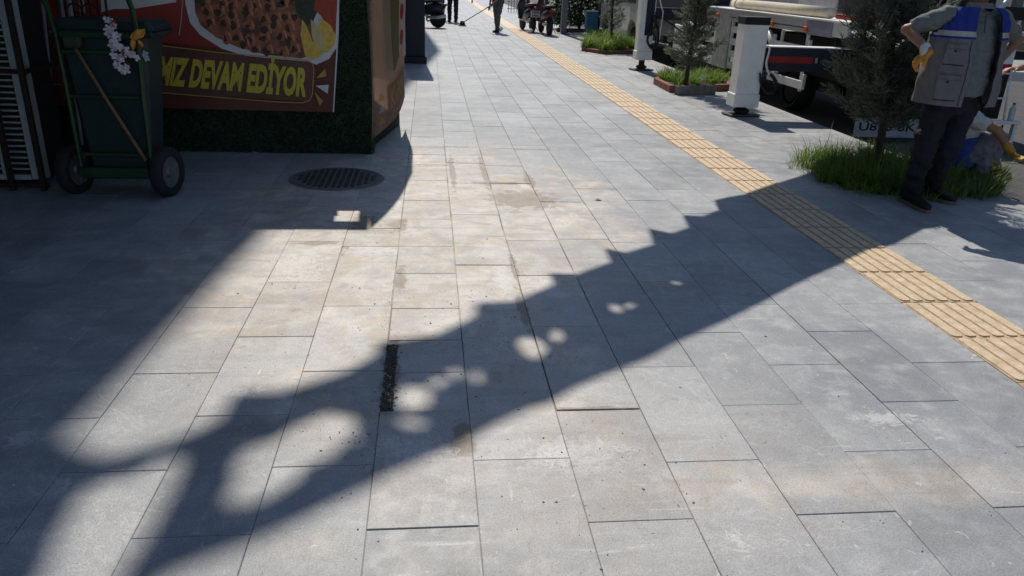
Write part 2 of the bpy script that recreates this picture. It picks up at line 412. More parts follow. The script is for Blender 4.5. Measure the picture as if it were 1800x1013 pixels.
# manhole
MHC = (-.715, 5.955); MHR = .335
mh = thing('manhole_cover', 'round dark cast iron manhole cover in the shade of the green screen', 'manhole cover', (MHC[0], MHC[1], 0))
IRON = M('cast_iron', (.075, .073, .072), .6, .5, var=.4, scale=25, bump=.3)
MB().lathe([(MHR+.03, .001), (MHR+.027, .004), (MHR+.010, .006), (MHR+.008, .002)], (*MHC, 0), (0, 0, 1), 48).build('frame_ring', M('mh_concrete', (.2, .19, .18), .8, var=.3), mh)
MB().lathe([(MHR, .001), (MHR, .006), (MHR-.02, .009), (MHR-.02, .0045), (0.0001, .0045)], (*MHC, 0), (0, 0, 1), 48).build('cover_plate', M('mh_dirt', (.17, .155, .14), .85, var=.3, scale=30), mh)
gbk = MB()
for i in range(-7, 8):
    for j in range(-10, 11):
        x_, y_ = i*.046, j*.033+(.016 if i % 2 else 0)
        if math.hypot(x_, y_) < MHR-.045: gbk.box((MHC[0]+x_-.017, MHC[1]+y_-.0115, .003), (MHC[0]+x_+.017, MHC[1]+y_+.0115, .0115), .003)
tag(gbk.build('raised_studs', IRON, mh, fix=False), kind='stuff')

# ------------------------------------------------------------------ gravel and litter on the pavement
gv = MB(); rg = random.Random(11)
def stone(x_, y_, r):
    a = rg.uniform(0, 6.28); ca, sa = math.cos(a), math.sin(a); e = rg.uniform(.6, 1.4); h = rg.uniform(.5, 1.)
    vs_ = [(1, 0, 0), (0, 1, 0), (-1, 0, 0), (0, -1, 0), (.3, .2, .9), (-.4, -.3, .8)]
    gv.add([(x_+r*e*(v[0]*ca-v[1]*sa)+rg.uniform(-.2, .2)*r, y_+r*(v[0]*sa+v[1]*ca), .0005+v[2]*r*h) for v in vs_],
           [(0, 1, 4), (1, 2, 5, 4), (2, 3, 5), (3, 0, 4, 5)])
for (px, py, sx_, sy_, n) in ((845, 605, 55, 25, 170), (710, 785, 60, 30, 190), (690, 690, 25, 60, 60), (640, 770, 70, 40, 70), (880, 620, 150, 60, 120), (540, 700, 120, 60, 50), (740, 560, 90, 30, 90),
                              (900, 860, 280, 80, 60), (1150, 760, 250, 90, 30), (1000, 330, 150, 60, 40), (830, 330, 120, 50, 70), (500, 480, 130, 70, 90), (700, 470, 150, 60, 60), (1400, 800, 300, 120, 60), (200, 520, 180, 120, 60), (560, 400, 70, 12, 120)):
    for i in range(n):
        q = G(px+rg.gauss(0, sx_), py+rg.gauss(0, sy_))
        if q.y > .8 and q.x < 2.4: stone(q.x, q.y, min(.0055, .0013*math.exp(abs(rg.gauss(0, .6)))))
for (px, py) in ((849, 455), (630, 577), (894, 611), (907, 633), (752, 670), (955, 883), (978, 883), (1057, 1001), (1131, 860), (778, 543), (793, 535), (665, 952), (1346, 592), (1474, 697)):
    q = G(px, py); stone(q.x, q.y, .005)
tag(gv.build('gravel', M('gravel', (.30, .28, .255), .9, var=.5, scale=40), fix=False), 'small grey grit and stone crumbs strewn over the slabs', 'gravel', kind='stuff')
def litter(name, label, px, py, r, c, cat='litter'):
    q = G(px, py); m_ = MB(); n = 9; pts = []
    for i in range(n):
        a = 6.283*i/n; rr = r*rg.uniform(.6, 1.15); pts.append((q.x+rr*math.cos(a)*1.3, q.y+rr*math.sin(a), .004+rg.uniform(0, r*.5)))
    c0 = (q.x, q.y, r*.35); m_.add(pts+[c0, (q.x, q.y, .0008)], [(i, (i+1) % n, n) for i in range(n)]+[((i+1) % n, i, n+1) for i in range(n)])
    return tag(m_.build(name, M('litter_'+name, c, .5)), label, cat)
litter('candy_wrapper', 'small crumpled red wrapper lying on the sunlit slabs', 1051, 352, .020, (.25, .03, .03))
litter('paper_scrap', 'tiny white paper scrap on the ground before the green screen', 449, 269, .022, (.6, .6, .6))

# ================================================================== BUILDING AND SHADE ABOVE
STUC = M('stucco', (.5, .46, .4), .85, var=.08, scale=2, bump=.2)
SHOP = M('shop_brown', (.075, .045, .03), .55, var=.25)
GLASS = M('dark_glass', (.02, .022, .025), .12, var=.1, spec=.6)
def up(p, h): return V((p[0]+SX*h, p[1]+SY*h, h))
bl = thing('apartment_building', 'tall rendered apartment building rising along the left side of the pavement', 'building', (-6, 12, 0))
lw = MB(); lw.box((-9, -14, -.1), (-4.2, 7.8, 3.3)); lw.box((-9, 7.8, -.1), (-3.3, 60, 3.3)); lw.build('ground_floor', SHOP, bl)
HB = 17.5
def edge_x(y): return -1.13+.10*(y-3.2)      # where its shade ends on the pavement
y0s, y1s = -12, 17
e0 = up((edge_x(y0s) if y0s > 0 else edge_x(1.2), y0s), HB); e1 = up((edge_x(y1s), y1s), HB)
ub = MB(); ub.prism([(-14, e0.y, 3.301), (e0.x, e0.y, 3.301), (up((edge_x(1.2), 1.2), HB).x, up((0, 1.2), HB).y, 3.301), (e1.x, e1.y, 3.301), (-14, e1.y, 3.301)], (0, 0, HB-3.301))
ub.build('upper_storeys', STUC, bl)
for fl in range(4):
    for i in range(9):
        yy = e0.y+2+i*2.9
        t_ = max(0, (yy-up((0, 1.2), HB).y)/(e1.y-up((0, 1.2), HB).y)); xx = e0.x+(e1.x-e0.x)*t_
        if yy+1.4 > e1.y: continue
        wn = MB(); wn.box((xx-.1, yy, 4.4+fl*3.2), (xx+.035, yy+1.4, 6.0+fl*3.2)); wo = wn.build('window', M('frame_white', (.7, .7, .68), .4), bl)
        MB().box((xx+.036, yy+.07, 4.47+fl*3.2), (xx+.045, yy+1.33, 5.93+fl*3.2)).build('pane', GLASS, wo)

aw = MB(); aw.prism([(-4.19, .2, 2.9), (-1.5, .2, 2.62), (-1.5, .2, 2.66), (-4.19, .2, 2.94)], (0, 6.3, 0))  # unseen awning, added to darken the shade on the left pavement
tag(aw.build('shop_awning', M('shade_awning_cloth', (.12, .11, .10), .85)), 'unseen flat awning added over the left pavement to deepen its shade', 'awning')
# the scalloped shade sail overhead, unseen: added and cut to cast the traced shadow
HT = [(4.6, 2.5), (3.0, 2.7), (2.1, 2.95), (1.06, 4.4), (.22, 6.6), (-.24, 8.0), (-.75, 9.6), (-1.4, 11.), (-2.5, 12)]
def caster_h(x_):
    for (xa, ha), (xb, hb) in zip(HT, HT[1:]):
        if x_ >= xb: return ha+(hb-ha)*min(1, max(0, (xa-x_)/(xa-xb)))
    return HT[-1][1]
outer = [(287, 1013), (368, 981), (442, 953), (516, 920), (589, 883), (659, 848), (734, 815), (801, 788), (835, 766), (885, 738), (936, 715), (969, 706), (1019, 678), (1087, 650), (1137, 629), (1191, 600), (1271, 565), (1330, 535), (1370, 514), (1427, 485), (1481, 462),
         (1530, 439), (1573, 428), (1623, 402), (1644, 399), (1700, 388), (1745, 368), (1760, 345), (1725, 318), (1690, 296), (1600, 280), (1520, 280), (1450, 293), (1405, 310),
         (1370, 321), (1310, 342), (1285, 346), (1256, 352), (1262, 370), (1235, 380), (1200, 378), (1210, 400), (1180, 410), (1140, 402), (1148, 430), (1100, 444), (1062, 436), (1073, 460), (1010, 482), (965, 480), (972, 500), (905, 529), (838, 531), (833, 556), (765, 588), (660, 603), (657, 625), (600, 655), (490, 688),
         (415, 686), (395, 715), (382, 740), (330, 762), (250, 790), (190, 803), (150, 792), (120, 770), (20, 740), (-160, 780), (-260, 1060), (40, 1060), (84, 1005), (112, 930), (140, 875), (165, 852), (210, 838), (243, 836), (270, 812), (297, 803), (320, 806), (312, 838), (290, 880), (262, 930), (230, 980), (208, 1016), (190, 1060), (240, 1060)]
def z2(pts): return [(x_/2.715, 640+y_/2.715) for x_, y_ in pts]
holes = [z2([(1070, 640), (1130, 560), (1130, 450), (1200, 390), (1320, 360), (1400, 300), (1560, 230), (1680, 250), (1700, 300), (1620, 380), (1600, 430), (1450, 480), (1420, 540), (1280, 630), (1150, 670)])]
_hr = random.Random(2)
def ellh(cx, cy, rx, ry, n=13):
    ph = _hr.uniform(0, 6.28); q = [1+.22*math.sin(2*6.2832*i/n+ph)+_hr.uniform(-.16, .16) for i in range(n)]
    return [(cx+rx*q[i]*math.cos(6.2832*i/n), cy+ry*q[i]*math.sin(6.2832*i/n)) for i in range(n)]
holes += [ellh(936, 611, 24, 17), ellh(978, 592, 11, 9), ellh(728, 700, 25, 24), ellh(770, 672, 10, 9), ellh(800, 655, 10, 8), ellh(724, 745, 24, 7), ellh(1082, 542, 11, 7), ellh(1106, 537, 8, 6), ellh(1188, 497, 7, 4), ellh(838, 662, 8, 9), ellh(620, 770, 9, 7)]
def lift(pp):
    q = G(*pp); return up(q, caster_h(q.x))
loops = [[lift(p) for p in outer]]+[[lift(p) for p in h] for h in holes]
flat = [[V((G(*p).x, G(*p).y, 0)) for p in outer]]+[[V((G(*p).x, G(*p).y, 0)) for p in h] for h in holes]
tri = tessellate_polygon(flat); allp = [p for l in loops for p in l]; n = len(allp)
sv = [tuple(p) for p in allp]+[(p.x, p.y, p.z+.012) for p in allp]
sf = [tuple(t_) for t_ in tri]+[tuple(i+n for i in reversed(t_)) for t_ in tri]
off = 0
for l in loops:
    m_ = len(l)
    for i in range(m_): a, b = off+i, off+(i+1) % m_; sf.append((a, b, b+n, a+n))
    off += m_
sail = MB().add(sv, sf).build('unseen_shade_caster', M('caster_cloth', (.22, .2, .17), .8))
tag(sail, 'unseen scalloped cloth with holes added overhead to cast the traced shadow', 'shade cloth')

# ================================================================== GREEN SCREEN AND BANNERS
HY = 6.86
WALL_X0, WALL_X1 = -3.25, -.515
hs_ = thing('hedge_screen', 'tall dark screen covered in artificial grass behind the printed banners', 'screen', (-1.8, HY+.07, 0))
BACK = M('screen_backing', (.01, .016, .01), .9)
WH = (HY-4.66)/SY
wb = MB()
wb.box((WALL_X0, HY, .0), (WALL_X1, HY+.12, 2.05)); wb.box((WALL_X0, HY, 2.05), (-.735, HY+.12, WH)); wb.box((-.575, HY, 2.05), (WALL_X1, HY+.12, WH)); wb.box((-.735, HY, WH-.07), (-.575, HY+.12, WH))
wb.prism([(-.56, 7.12, 0), (-.535, 7.12, 0), (-.315, 8.33, 0), (-.34, 8.33, 0)], (0, 0, .95)); wb.build('backing_and_shade_plinth', BACK, hs_)  # low slanting plinth added behind the side banner to shade the ground
rg = random.Random(5); tfb = MB()
def turf(n, fn, nrm, L0=.025, L1=.05):
    for i in range(n):
        p = fn(); d = V(nrm)*rg.uniform(.5, 1)+V((rg.uniform(-.8, .8), rg.uniform(-.8, .8), rg.uniform(-.9, .6))); d.normalize()
        s_ = d.orthogonal().normalized(); s_.rotate(Matrix.Rotation(rg.uniform(0, 6.28), 3, d)); l = rg.uniform(L0, L1); q = s_*.0036
        tfb.add([p-q, p+q, p+d*l], [(0, 1, 2)])
turf(60000, lambda: V((rg.uniform(-2.6, WALL_X1), HY, rg.uniform(0, 1.7))), (0, -1, 0))
turf(5000, lambda: V((WALL_X1, rg.uniform(HY, HY+.12), rg.uniform(0, 1.7))), (1, 0, 0))
TURF = leafmat('turf', (.04, .075, .045), (.11, .17, .10), .25)
tag(tfb.build('turf_blades', TURF, hs_, fix=False), kind='stuff')

def text_mesh(txt, bold=0.02, shear=0.0, space=1.0):
    cu = bpy.data.curves.new('lettering', 'FONT'); cu.body = txt; cu.size = 1; cu.offset = bold; cu.shear = shear; cu.space_character = space
    cu.resolution_u = 3
    o = bpy.data.objects.new('lettering', cu); col.objects.link(o)
    dg = bpy.context.evaluated_depsgraph_get(); dg.update()
    me = bpy.data.meshes.new_from_object(o.evaluated_get(dg)); pts = [v.co.copy() for v in me.vertices]; fs = [tuple(p.vertices) for p in me.polygons]
    bpy.data.objects.remove(o); bpy.data.curves.remove(cu)
    xs = [p.x for p in pts]; ys = [p.y for p in pts]
    return [((p.x-min(xs))/(max(xs)-min(xs)), p.y) for p in pts], fs
BY = HY-.06
bn = thing('printed_banner', 'wide brown and red food banner with yellow lettering hung on the green screen', 'banner', (-1.9, BY, .4))
def bp(px, py, d=0.0): return PY(px, py, BY-d)
print_dark = M('print_maroon', (.15, .045, .033), .45, var=.10, scale=2); print_red = M('print_red', (.30, .045, .03), .45, var=.1, scale=2)
print_brown = M('print_brown', (.14, .06, .045), .45, var=.12, scale=3); GOLD = M('print_gold', (.52, .30, .08), .45, var=.1, scale=9)
YEL = M('print_yellow', (.62, .50, .06), .45, var=.08, scale=9); PWHITE = M('print_white', (.66, .66, .68), .45, var=.05); TRIM = M('banner_trim', (.6, .6, .62), .5)
zb = bp(280, 184).z
bR = bp(588, 198); bT = bp(596, 0)
def banner_pt(u, v):                       # u 0..1 left-right, v 0..1 bottom-top, slightly wavy cloth
    x_ = -3.2+(bR.x+3.2)*u; z_ = bR.z+.012*(1-u)+v*1.75
    xr = x_ if u < 1 else x_+(bT.x-bR.x)*v
    return V((x_+(bT.x-bR.x)*v*u*1.3, BY+.012*math.sin(u*9+v*2)*(.4+.6*(1-v))+.004, z_))
MB().grid(banner_pt, 60, 20).build('banner_cloth', print_dark, bn, smooth=True)
# raised print: each colour field lies a millimetre or two in front of the cloth
def in_poly_(x_, y_, poly):
    c = False
    for i in range(len(poly)):
        (xa, ya), (xb, yb) = poly[i], poly[i-1]
        if (ya > y_) != (yb > y_) and x_ < (xb-xa)*(y_-ya)/(yb-ya)+xa: c = not c
    return c
def field(name, pts, d, mat, parent=bn): 
    return MB().prism([bp(x_, y_, .018+d) for x_, y_ in pts], (0, .0012, 0)).build(name, mat, parent)
field('red_field', [(-40, -60), (345, -60), (333, 8), (337, 40), (352, 60), (385, 84), (280, 74), (-40, 48)], .0, print_red)
field('text_panel', [(-40, 52), (280, 80), (400, 94), (545, 108), (552, 118), (548, 172), (538, 178), (280, 164), (-40, 140)], .003, print_brown)
def stroke(name, pts, w_, d, mat):
    a = [bp(x_, y_, .018+d) for x_, y_ in pts]; m_ = MB()
    t_ = [(a[min(i+1, len(a)-1)]-a[max(i-1, 0)]).normalized() for i in range(len(a))]
    nn = [V((-q.z, 0, q.x)) for q in t_]
    l = [p+q*w_ for p, q in zip(a, nn)]; r_ = [p-q*w_ for p, q in zip(a, nn)]
    k_ = len(a); fr = l+r_
    m_.add([tuple(p) for p in fr]+[(p.x, p.y+.001, p.z) for p in fr], [(i, i+1, k_+i+1, k_+i) for i in range(k_-1)])
    return m_.build(name, mat, bn)
stroke('gold_line', [(-40, 50), (280, 80), (380, 92), (480, 101), (540, 106), (549, 112), (552, 122), (549, 166), (545, 176), (532, 181), (480, 179), (280, 163), (-40, 138)], .004, .006, GOLD)
# plate, meat, greens, lemon
plate = [(322, -60), (326, 8), (334, 40), (352, 62), (390, 86), (430, 98), (490, 104), (540, 108), (556, 114), (578, 104), (592, 84), (596, -60)]
field('plate_print', plate, .004, PWHITE)
MEAT = bpy.data.materials.new('print_meat'); MEAT.use_nodes = True
_t = MEAT.node_tree; _p = _t.nodes['Principled BSDF']; _p.inputs['Roughness'].default_value = .45
_g = nd(_t, 'ShaderNodeNewGeometry'); _mp = nd(_t, 'ShaderNodeMapping'); _mp.inputs['Scale'].default_value = (13, 1, 9); _mp.inputs['Rotation'].default_value = (0, .25, 0)
_vo = nd(_t, 'ShaderNodeTexVoronoi'); _vo.inputs['Scale'].default_value = 1.; _vo.feature = 'SMOOTH_F1'; _rp = nd(_t, 'ShaderNodeValToRGB')
_no = nd(_t, 'ShaderNodeTexNoise'); _no.inputs['Scale'].default_value = 16
_ad = nd(_t, 'ShaderNodeVectorMath', operation='ADD'); _sc = nd(_t, 'ShaderNodeVectorMath', operation='SCALE'); _sc.inputs['Scale'].default_value = .12
for a, b in ((_g.outputs['Position'], _no.inputs['Vector']), (_no.outputs['Color'], _sc.inputs[0]), (_g.outputs['Position'], _ad.inputs[0]), (_sc.outputs[0], _ad.inputs[1]), (_ad.outputs[0], _mp.inputs['Vector']), (_mp.outputs[0], _vo.inputs['Vector']), (_vo.outputs['Distance'], _rp.inputs[0]), (_rp.outputs[0], _p.inputs['Base Color'])): _t.links.new(a, b)
_e = _rp.color_ramp.elements; _e[0].position = .12; _e[0].color = (.05, .026, .018, 1); _e[1].position = .62; _e[1].color = (.34, .13, .065, 1)
_q = _e.new(.34); _q.color = (.15, .052, .03, 1)
field('meat_print', [(340, -60), (343, 20), (352, 44), (380, 66), (420, 84), (470, 97), (530, 103), (548, 96), (552, 60), (548, -60)], .007, MEAT)
KOF = M('print_kofte', (.36, .12, .06), .45, var=.45, scale=45); KOD = M('print_kofte_dark', (.055, .03, .022), .5, var=.4, scale=40); KOL = M('print_kofte_light', (.52, .22, .12), .45, var=.3, scale=45)
rg = random.Random(14)
meatpoly = [(341, -60), (345, 18), (354, 42), (382, 64), (422, 82), (470, 95), (526, 101), (530, 90), (526, 45), (520, -60)]
for ci in range(9):
    for ri in range(7):
        cx = 352+ci*22.5+ri*4.2-14+rg.uniform(-6, 6); cy = -18+ri*19+ci*1.5+rg.uniform(-6, 6)
        if not in_poly_(cx, cy, meatpoly): continue
        pts = [(cx+(9.5+rg.uniform(-4, 4))*math.cos(a), cy+(11+rg.uniform(-4, 4))*math.sin(a)) for a in [6.2832*i/9 for i in range(9)]]
        field('meat_piece', pts, .0085+.0002*((ci*7+ri) % 5), KOF)
        dk = [(cx-3+rg.uniform(-2, 2)+(5.5+rg.uniform(-2.5, 2.5))*math.cos(a), cy+3+(7+rg.uniform(-3, 3))*math.sin(a)) for a in [6.2832*i/7 for i in range(7)]]
        field('meat_hollow', dk, .0105, KOD)
        field('meat_ridge', [(cx+3, cy-9), (cx+6.5, cy-7), (cx+9, cy+1), (cx+10, cy+8), (cx+7, cy+6), (cx+4.5, cy-1)], .0112, KOL)
field('greens_print', [(338, -60), (342, 4), (352, 6), (372, -6), (400, -60)], .0125, M('print_green', (.03, .055, .02), .5, var=.6, scale=60))
field('herb_print', [(510, -60), (520, 20), (532, 40), (548, 44), (562, 10), (566, -60)], .0125, M('print_herb', (.035, .05, .03), .5, var=.6, scale=50))
field('tomato_print', [(562, -60), (552, 16), (566, 30), (572, 44), (590, 60), (596, -60)], .0128, M('print_tomato', (.36, .05, .025), .45, var=.3, scale=30))
LEM = M('print_lemon', (.72, .47, .09), .45, var=.2, scale=25); LEM2 = M('print_lemon_flesh', (.6, .5, .24), .45, var=.15, scale=30)
for nm, pts, d, m_ in (('lemon_print', [(560, 34), (570, 36), (582, 46), (590, 62), (588, 78), (576, 92), (566, 92)], .014, LEM), ('lemon_print', [(546, 34), (556, 42), (566, 60), (571, 84), (566, 96), (556, 92), (548, 62)], .0155, LEM2),
                       ('lemon_print', [(531, 34), (539, 46), (550, 74), (568, 94), (560, 101), (546, 105), (536, 98), (528, 60)], .017, LEM)):
    field(nm, pts, d, m_)
for pts, m_ in (([(556, 138), (571, 121), (574, 134)], GOLD), ([(555, 151), (578, 149), (576, 165)], PWHITE), ([(553, 162), (568, 178), (562, 186)], GOLD)): field('flash_mark', pts, .004, m_)
field('white_brush', [(175, -60), (178, 22), (200, 16), (232, 16), (310, 4), (306, -60)], .003, PWHITE)
stroke('white_streak', [(321, 0), (319, 30), (315, 62)], .004, .003, M('print_streak', (.4, .36, .36), .5))
stroke('banner_edge', [(596, -40), (594, 60), (590, 130), (586, 197)], .006, .002, TRIM)
def lettering(name, txt, A, B, h, mat, parent, plane_pt, bold, shear, depth=(0, -.0015, 0)):
    pts, fs = text_mesh(txt, bold, shear); m_ = MB(); mx_ = max(p[1] for p in pts)
    vv = [plane_pt(p[0], p[1]/.73) for p in pts]
    m_.add(vv, fs); return m_.build(name, mat, parent, fix=False)
T0, T1 = bp(275, 146, .03), bp(538, 168, .03); TT0, TT1 = bp(283, 99, .03), bp(541, 120, .03)
def tp_(u, v): return T0.lerp(T1, u).lerp(TT0.lerp(TT1, u), v)
lettering('lettering', 'MIZ DEVAM ED\u0130YOR', None, None, None, YEL, bn, tp_, .047, .06)

# side banner, hung from the screen's end towards the street
sbn = thing('side_banner', 'narrow sunlit food banner hanging at the street end of the green screen', 'banner', (-.45, 7.6, .15))
S0 = V((-.505, HY-.02, 0)); S1 = V((-.245, 8.35, 0))
def zlow(u): return .135+.16*u
def sidept(u, v, d=0.0):
    p = S0.lerp(S1, u); n_ = V((1, -.16, 0)).normalized(); bulge = .05*math.sin(u*math.pi)*(1-.3*v)+.015*math.sin(v*7+u*4)
    z_ = zlow(u)+v*(WH-.05-zlow(u)); return V((p.x, p.y, z_))+n_*(bulge+d)
SB1 = cloth_trans('side_print', (.42, .27, .23), .68)
def sfield(name, pts, d, mat):       # drawn in u,v of the hanging cloth
    us = [p[0] for p in pts]; m_ = MB(); m_.add([sidept(u, v, d) for u, v in pts], [tuple(range(len(pts)))]); return m_.build(name, mat, sbn)
MB().grid(lambda u, v: sidept(u, v), 16, 40).build('banner_cloth', SB1, sbn, smooth=True)
VS = 1/(WH-.2)
SBW = cloth_trans('side_white', (.58, .57, .58), .68); SBB = cloth_trans('side_bread', (.56, .44, .32), .68); SBG = leafmat('side_filling', (.14, .055, .03), (.16, .17, .045), .5); SBR = cloth_trans('side_red', (.42, .05, .04), .68); SBY = cloth_trans('side_yellow', (.60, .46, .14), .68)
def sgrid(name, u0, u1, v0f, v1f, d, mat):   # a colour field between two curves v0f(u), v1f(u)
    MB().grid(lambda a, b: sidept(u0+(u1-u0)*a, v0f(u0+(u1-u0)*a)*(1-b)+v1f(u0+(u1-u0)*a)*b, d), 8, 12).build(name, mat, sbn, smooth=True)
sgrid('white_print', .45, .99, lambda u: .19+.03*u+.10*(u-.5), lambda u: .9, .002, SBW)
sgrid('filling_print', .28, .72, lambda u: .185+.18*abs(u-.5), lambda u: .9, .004, SBG)
sgrid('bread_print', .02, .46, lambda u: .23-.18*u, lambda u: .9, .006, SBB)
for cu_, cv_ in ((.83, .29), (.82, .40)):
    MB().add([sidept(cu_+.07*math.cos(6.28*i/12), cv_+.035*math.sin(6.28*i/12), .006) for i in range(12)], [tuple(range(12))]).build('tomato_print', SBR, sbn)
sgrid('text_panel', .28, .97, lambda u: .035, lambda u: .155, .002, cloth_trans('side_panel', (.36, .22, .19), .68))
sgrid('gold_line', .28, .97, lambda u: .155, lambda u: .161, .004, SBY)
for v_, m_ in ((.135, SBY), (.09, SBW), (.045, SBY)): MB().add([sidept(.10, v_-.012, .003), sidept(.22, v_-.02, .003), sidept(.16, v_+.014, .003)], [(0, 1, 2)]).build('flash_mark', m_, sbn)
pts, fs = text_mesh('KVRM', .03, .0); MB().add([sidept(.34+.5*p[0], .062+.075*p[1]/.73, .005) for p in pts], fs).build('lettering', SBY, sbn, fix=False)

# ================================================================== CLEANING CART
GRN = M('cart_green', (.012, .05, .018), .4, var=.3, scale=14); BIN = M('bin_plastic', (.012, .03, .034), .5, var=.25, scale=10); RUB = M('tyre_rubber', (.022, .022, .023), .8, var=.3, scale=30, bump=.3)
HUB = M('wheel_hub', (.16, .16, .17), .5, .3, var=.3, scale=30); GREY = M('grey_metal', (.30, .30, .31), .45, .6)
ct = thing('cleaning_cart', 'dark green two wheeled street cleaning cart carrying a bin by the screen', 'cart', (-2.1, 5.5, 0))
def wheel(name, c, r, wd, parent, ax=(1, 0, 0), tm=RUB, hm=HUB):
    c = V(c); ax = V(ax).normalized(); tr = .36*r
    prof = [(r-tr, -wd*.42), (r-tr*.35, -wd*.5), (r-tr*.08, -wd*.36), (r, -wd*.15), (r, wd*.15), (r-tr*.08, wd*.36), (r-tr*.35, wd*.5), (r-tr, wd*.42)]
    ty = smooth_auto(MB().lathe(prof+[prof[0]], c, ax, 36).build(name, tm, parent), 50)
    hb = MB(); hb.lathe([(.001, -wd*.38), (r*.2, -wd*.38), (r*.25, -wd*.2), (r-tr, -wd*.3), (r-tr, wd*.3), (r*.25, wd*.2), (r*.2, wd*.38), (.001, wd*.38)], c, ax, 30)
    smooth_auto(hb.build('hub', hm, ty), 30); return ty
wheel('wheel', (-1.80, 5.42, .17), .17, .085, ct, (1, -.25, 0)); wheel('wheel', (-2.42, 5.47, .17), .17, .085, ct, (1, -.25, 0))
MB().cyl((-2.42, 5.47, .17), (-1.80, 5.42, .17), .012).build('axle', GREY, ct)
fl = [V((-2.33, 5.36, .18)), V((-1.87, 5.34, .18))]
frm = MB()
for a, (dx) in ((0, -.02), (1, .02)):
    b0 = fl[a]; frm.tube([b0+V((0, 0, -.02)), b0+V((dx*.3, 0, .5)), b0+V((dx, .01, .88)), b0+V((dx*1.3, -.03, 1.05)), b0+V((dx*1.5, -.16, 1.22)), b0+V((dx*1.5, -.22, 1.5))], .017, 8)
frm.tube([fl[0]+V((-.03, -.22, 1.5)), fl[1]+V((.03, -.22, 1.5))], .017, 8)
smooth_auto(frm.build('upright_frame', GRN, ct))
for z_ in (.24, .62, .9): MB().box((-2.32, 5.335, .18+z_-.012-.18+.06), (-1.88, 5.365, .18+z_+.012-.18+.06), .004).build('cross_bar', GRN, ct)
MB().box((-2.34, 5.325, .15), (-1.86, 5.36, .215), .005).build('toe_bar', GRN, ct); MB().box((-2.32, 5.33, 1.045), (-1.9, 5.36, 1.085), .008).build('cross_bar', GRN, ct)
MB().box((-2.34, 5.36, .13), (-1.86, 5.7, .15), .004).build('base_plate', GRN, ct)
bi = thing('rubbish_bin', 'dark green plastic wheeled bin strapped on the cleaning cart', 'bin', (-2.07, 5.65, .15))
def frust(lo, hi, z0, z1, bev=.03):
    def ring(b, z_):
        x0, y0, x1, y1 = b; q = bev
        return [(x0+q, y0, z_), (x1-q, y0, z_), (x1, y0+q, z_), (x1, y1-q, z_), (x1-q, y1, z_), (x0+q, y1, z_), (x0, y1-q, z_), (x0, y0+q, z_)]
    return ring(lo, z0)+ring(hi, z1), [tuple(range(7, -1, -1)), tuple(range(8, 16))]+[(i, (i+1) % 8, 8+(i+1) % 8, 8+i) for i in range(8)]
MB().add(*frust((-2.28, 5.38, -1.89, 5.66), (-2.35, 5.38, -1.81, 5.74), .155, 1.06)).build('bin_body', BIN, bi)
MB().add(*frust((-2.41, 5.37, -1.75, 5.80), (-2.38, 5.39, -1.78, 5.77), 1.095, 1.15)).build('lid', BIN, bi)
MB().box((-2.40, 5.365, 1.05), (-1.76, 5.79, 1.094), .012).build('rim', BIN, bi)
MB().tube([PY(134, 88, 5.32), PY(190, 180, 5.30), PY(254, 279, 5.31)], [.012, .012, .013], 8).build('bh', None)
bpy.data.objects.remove(bpy.data.objects['bh'])
bh = thing('broom', 'wooden broom handle slanting across the cleaning cart', 'broom', tuple(PY(254, 279, 5.30)))
MB().tube([PY(128, 78, 5.31), PY(190, 180, 5.295), PY(256, 282, 5.30)], [.011, .0115, .012], 8).build('handle', M('wood_stick', (.20, .125, .06), .7, var=.3, scale=30), bh, smooth=True)
hd = PY(128, 78, 5.31); MB().box((hd.x-.05, hd.y-.03, hd.z-.02), (hd.x+.05, hd.y+.03, hd.z+.05), .01).build('head', M('broom_head', (.03, .05, .03), .8), bh)
# flowers
fg = thing('flower_garland', 'garland of white and red artificial blossoms hanging on the cart', 'flowers', tuple(PY(205, 80, 5.28)))
WF = M('petal_white', (.62, .60, .66), .6, var=.1, scale=60); RF = M('petal_red', (.45, .02, .03), .6, var=.2); OF = M('petal_orange', (.62, .27, .04), .6, var=.25, scale=40); STM = M('stem_green', (.02, .06, .02), .7)
rg = random.Random(3)
def blossom(px, py, r, mat, nm='blossom'):
    c = PY(px, py, 5.27+rg.uniform(-.02, .02)); m_ = MB(); n_ = V((rg.uniform(-.4, .4), -1, rg.uniform(-.2, .6))).normalized(); u = n_.orthogonal().normalized(); w_ = n_.cross(u)
    for k in range(5):
        a = 6.283*k/5+rg.random(); d = u*math.cos(a)+w_*math.sin(a); e = n_.cross(d)
        m_.add([c, c+d*r*.5+e*r*.42+n_*r*.25, c+d*r*1.05+e*r*.2+n_*r*.15, c+d*r*1.05-e*r*.2+n_*r*.15, c+d*r*.5-e*r*.42+n_*r*.25, c-n_*r*.15+d*r*.3], [(0, 1, 2, 3, 4), (0, 4, 5), (0, 5, 1), (1, 5, 2), (2, 5, 3), (3, 5, 4)])
    return m_.build(nm, mat, fg, fix=False)
path = [(187, 34), (193, 36), (188, 50), (196, 55), (190, 60), (203, 62), (200, 70), (210, 66), (195, 78), (206, 80), (201, 88), (212, 84), (199, 98), (208, 100), (214, 106), (205, 112), (212, 120), (206, 116), (222, 118), (216, 124), (222, 126), (217, 98), (224, 88), (228, 94), (233, 96), (240, 102), (256, 96), (259, 104), (200, 46)]
for i, (px, py) in enumerate(path): blossom(px, py, rg.uniform(.020, .027), WF)
for px, py in ((199, 40), (201, 44), (213, 84), (216, 92), (219, 98), (224, 112), (226, 118)): blossom(px, py, .016, RF)
MB().tube([PY(186, 32, 5.30), PY(200, 60, 5.31), PY(208, 90, 5.31), PY(216, 128, 5.30), PY(216, 134, 5.29)], .004, 5).build('stem', STM, fg)
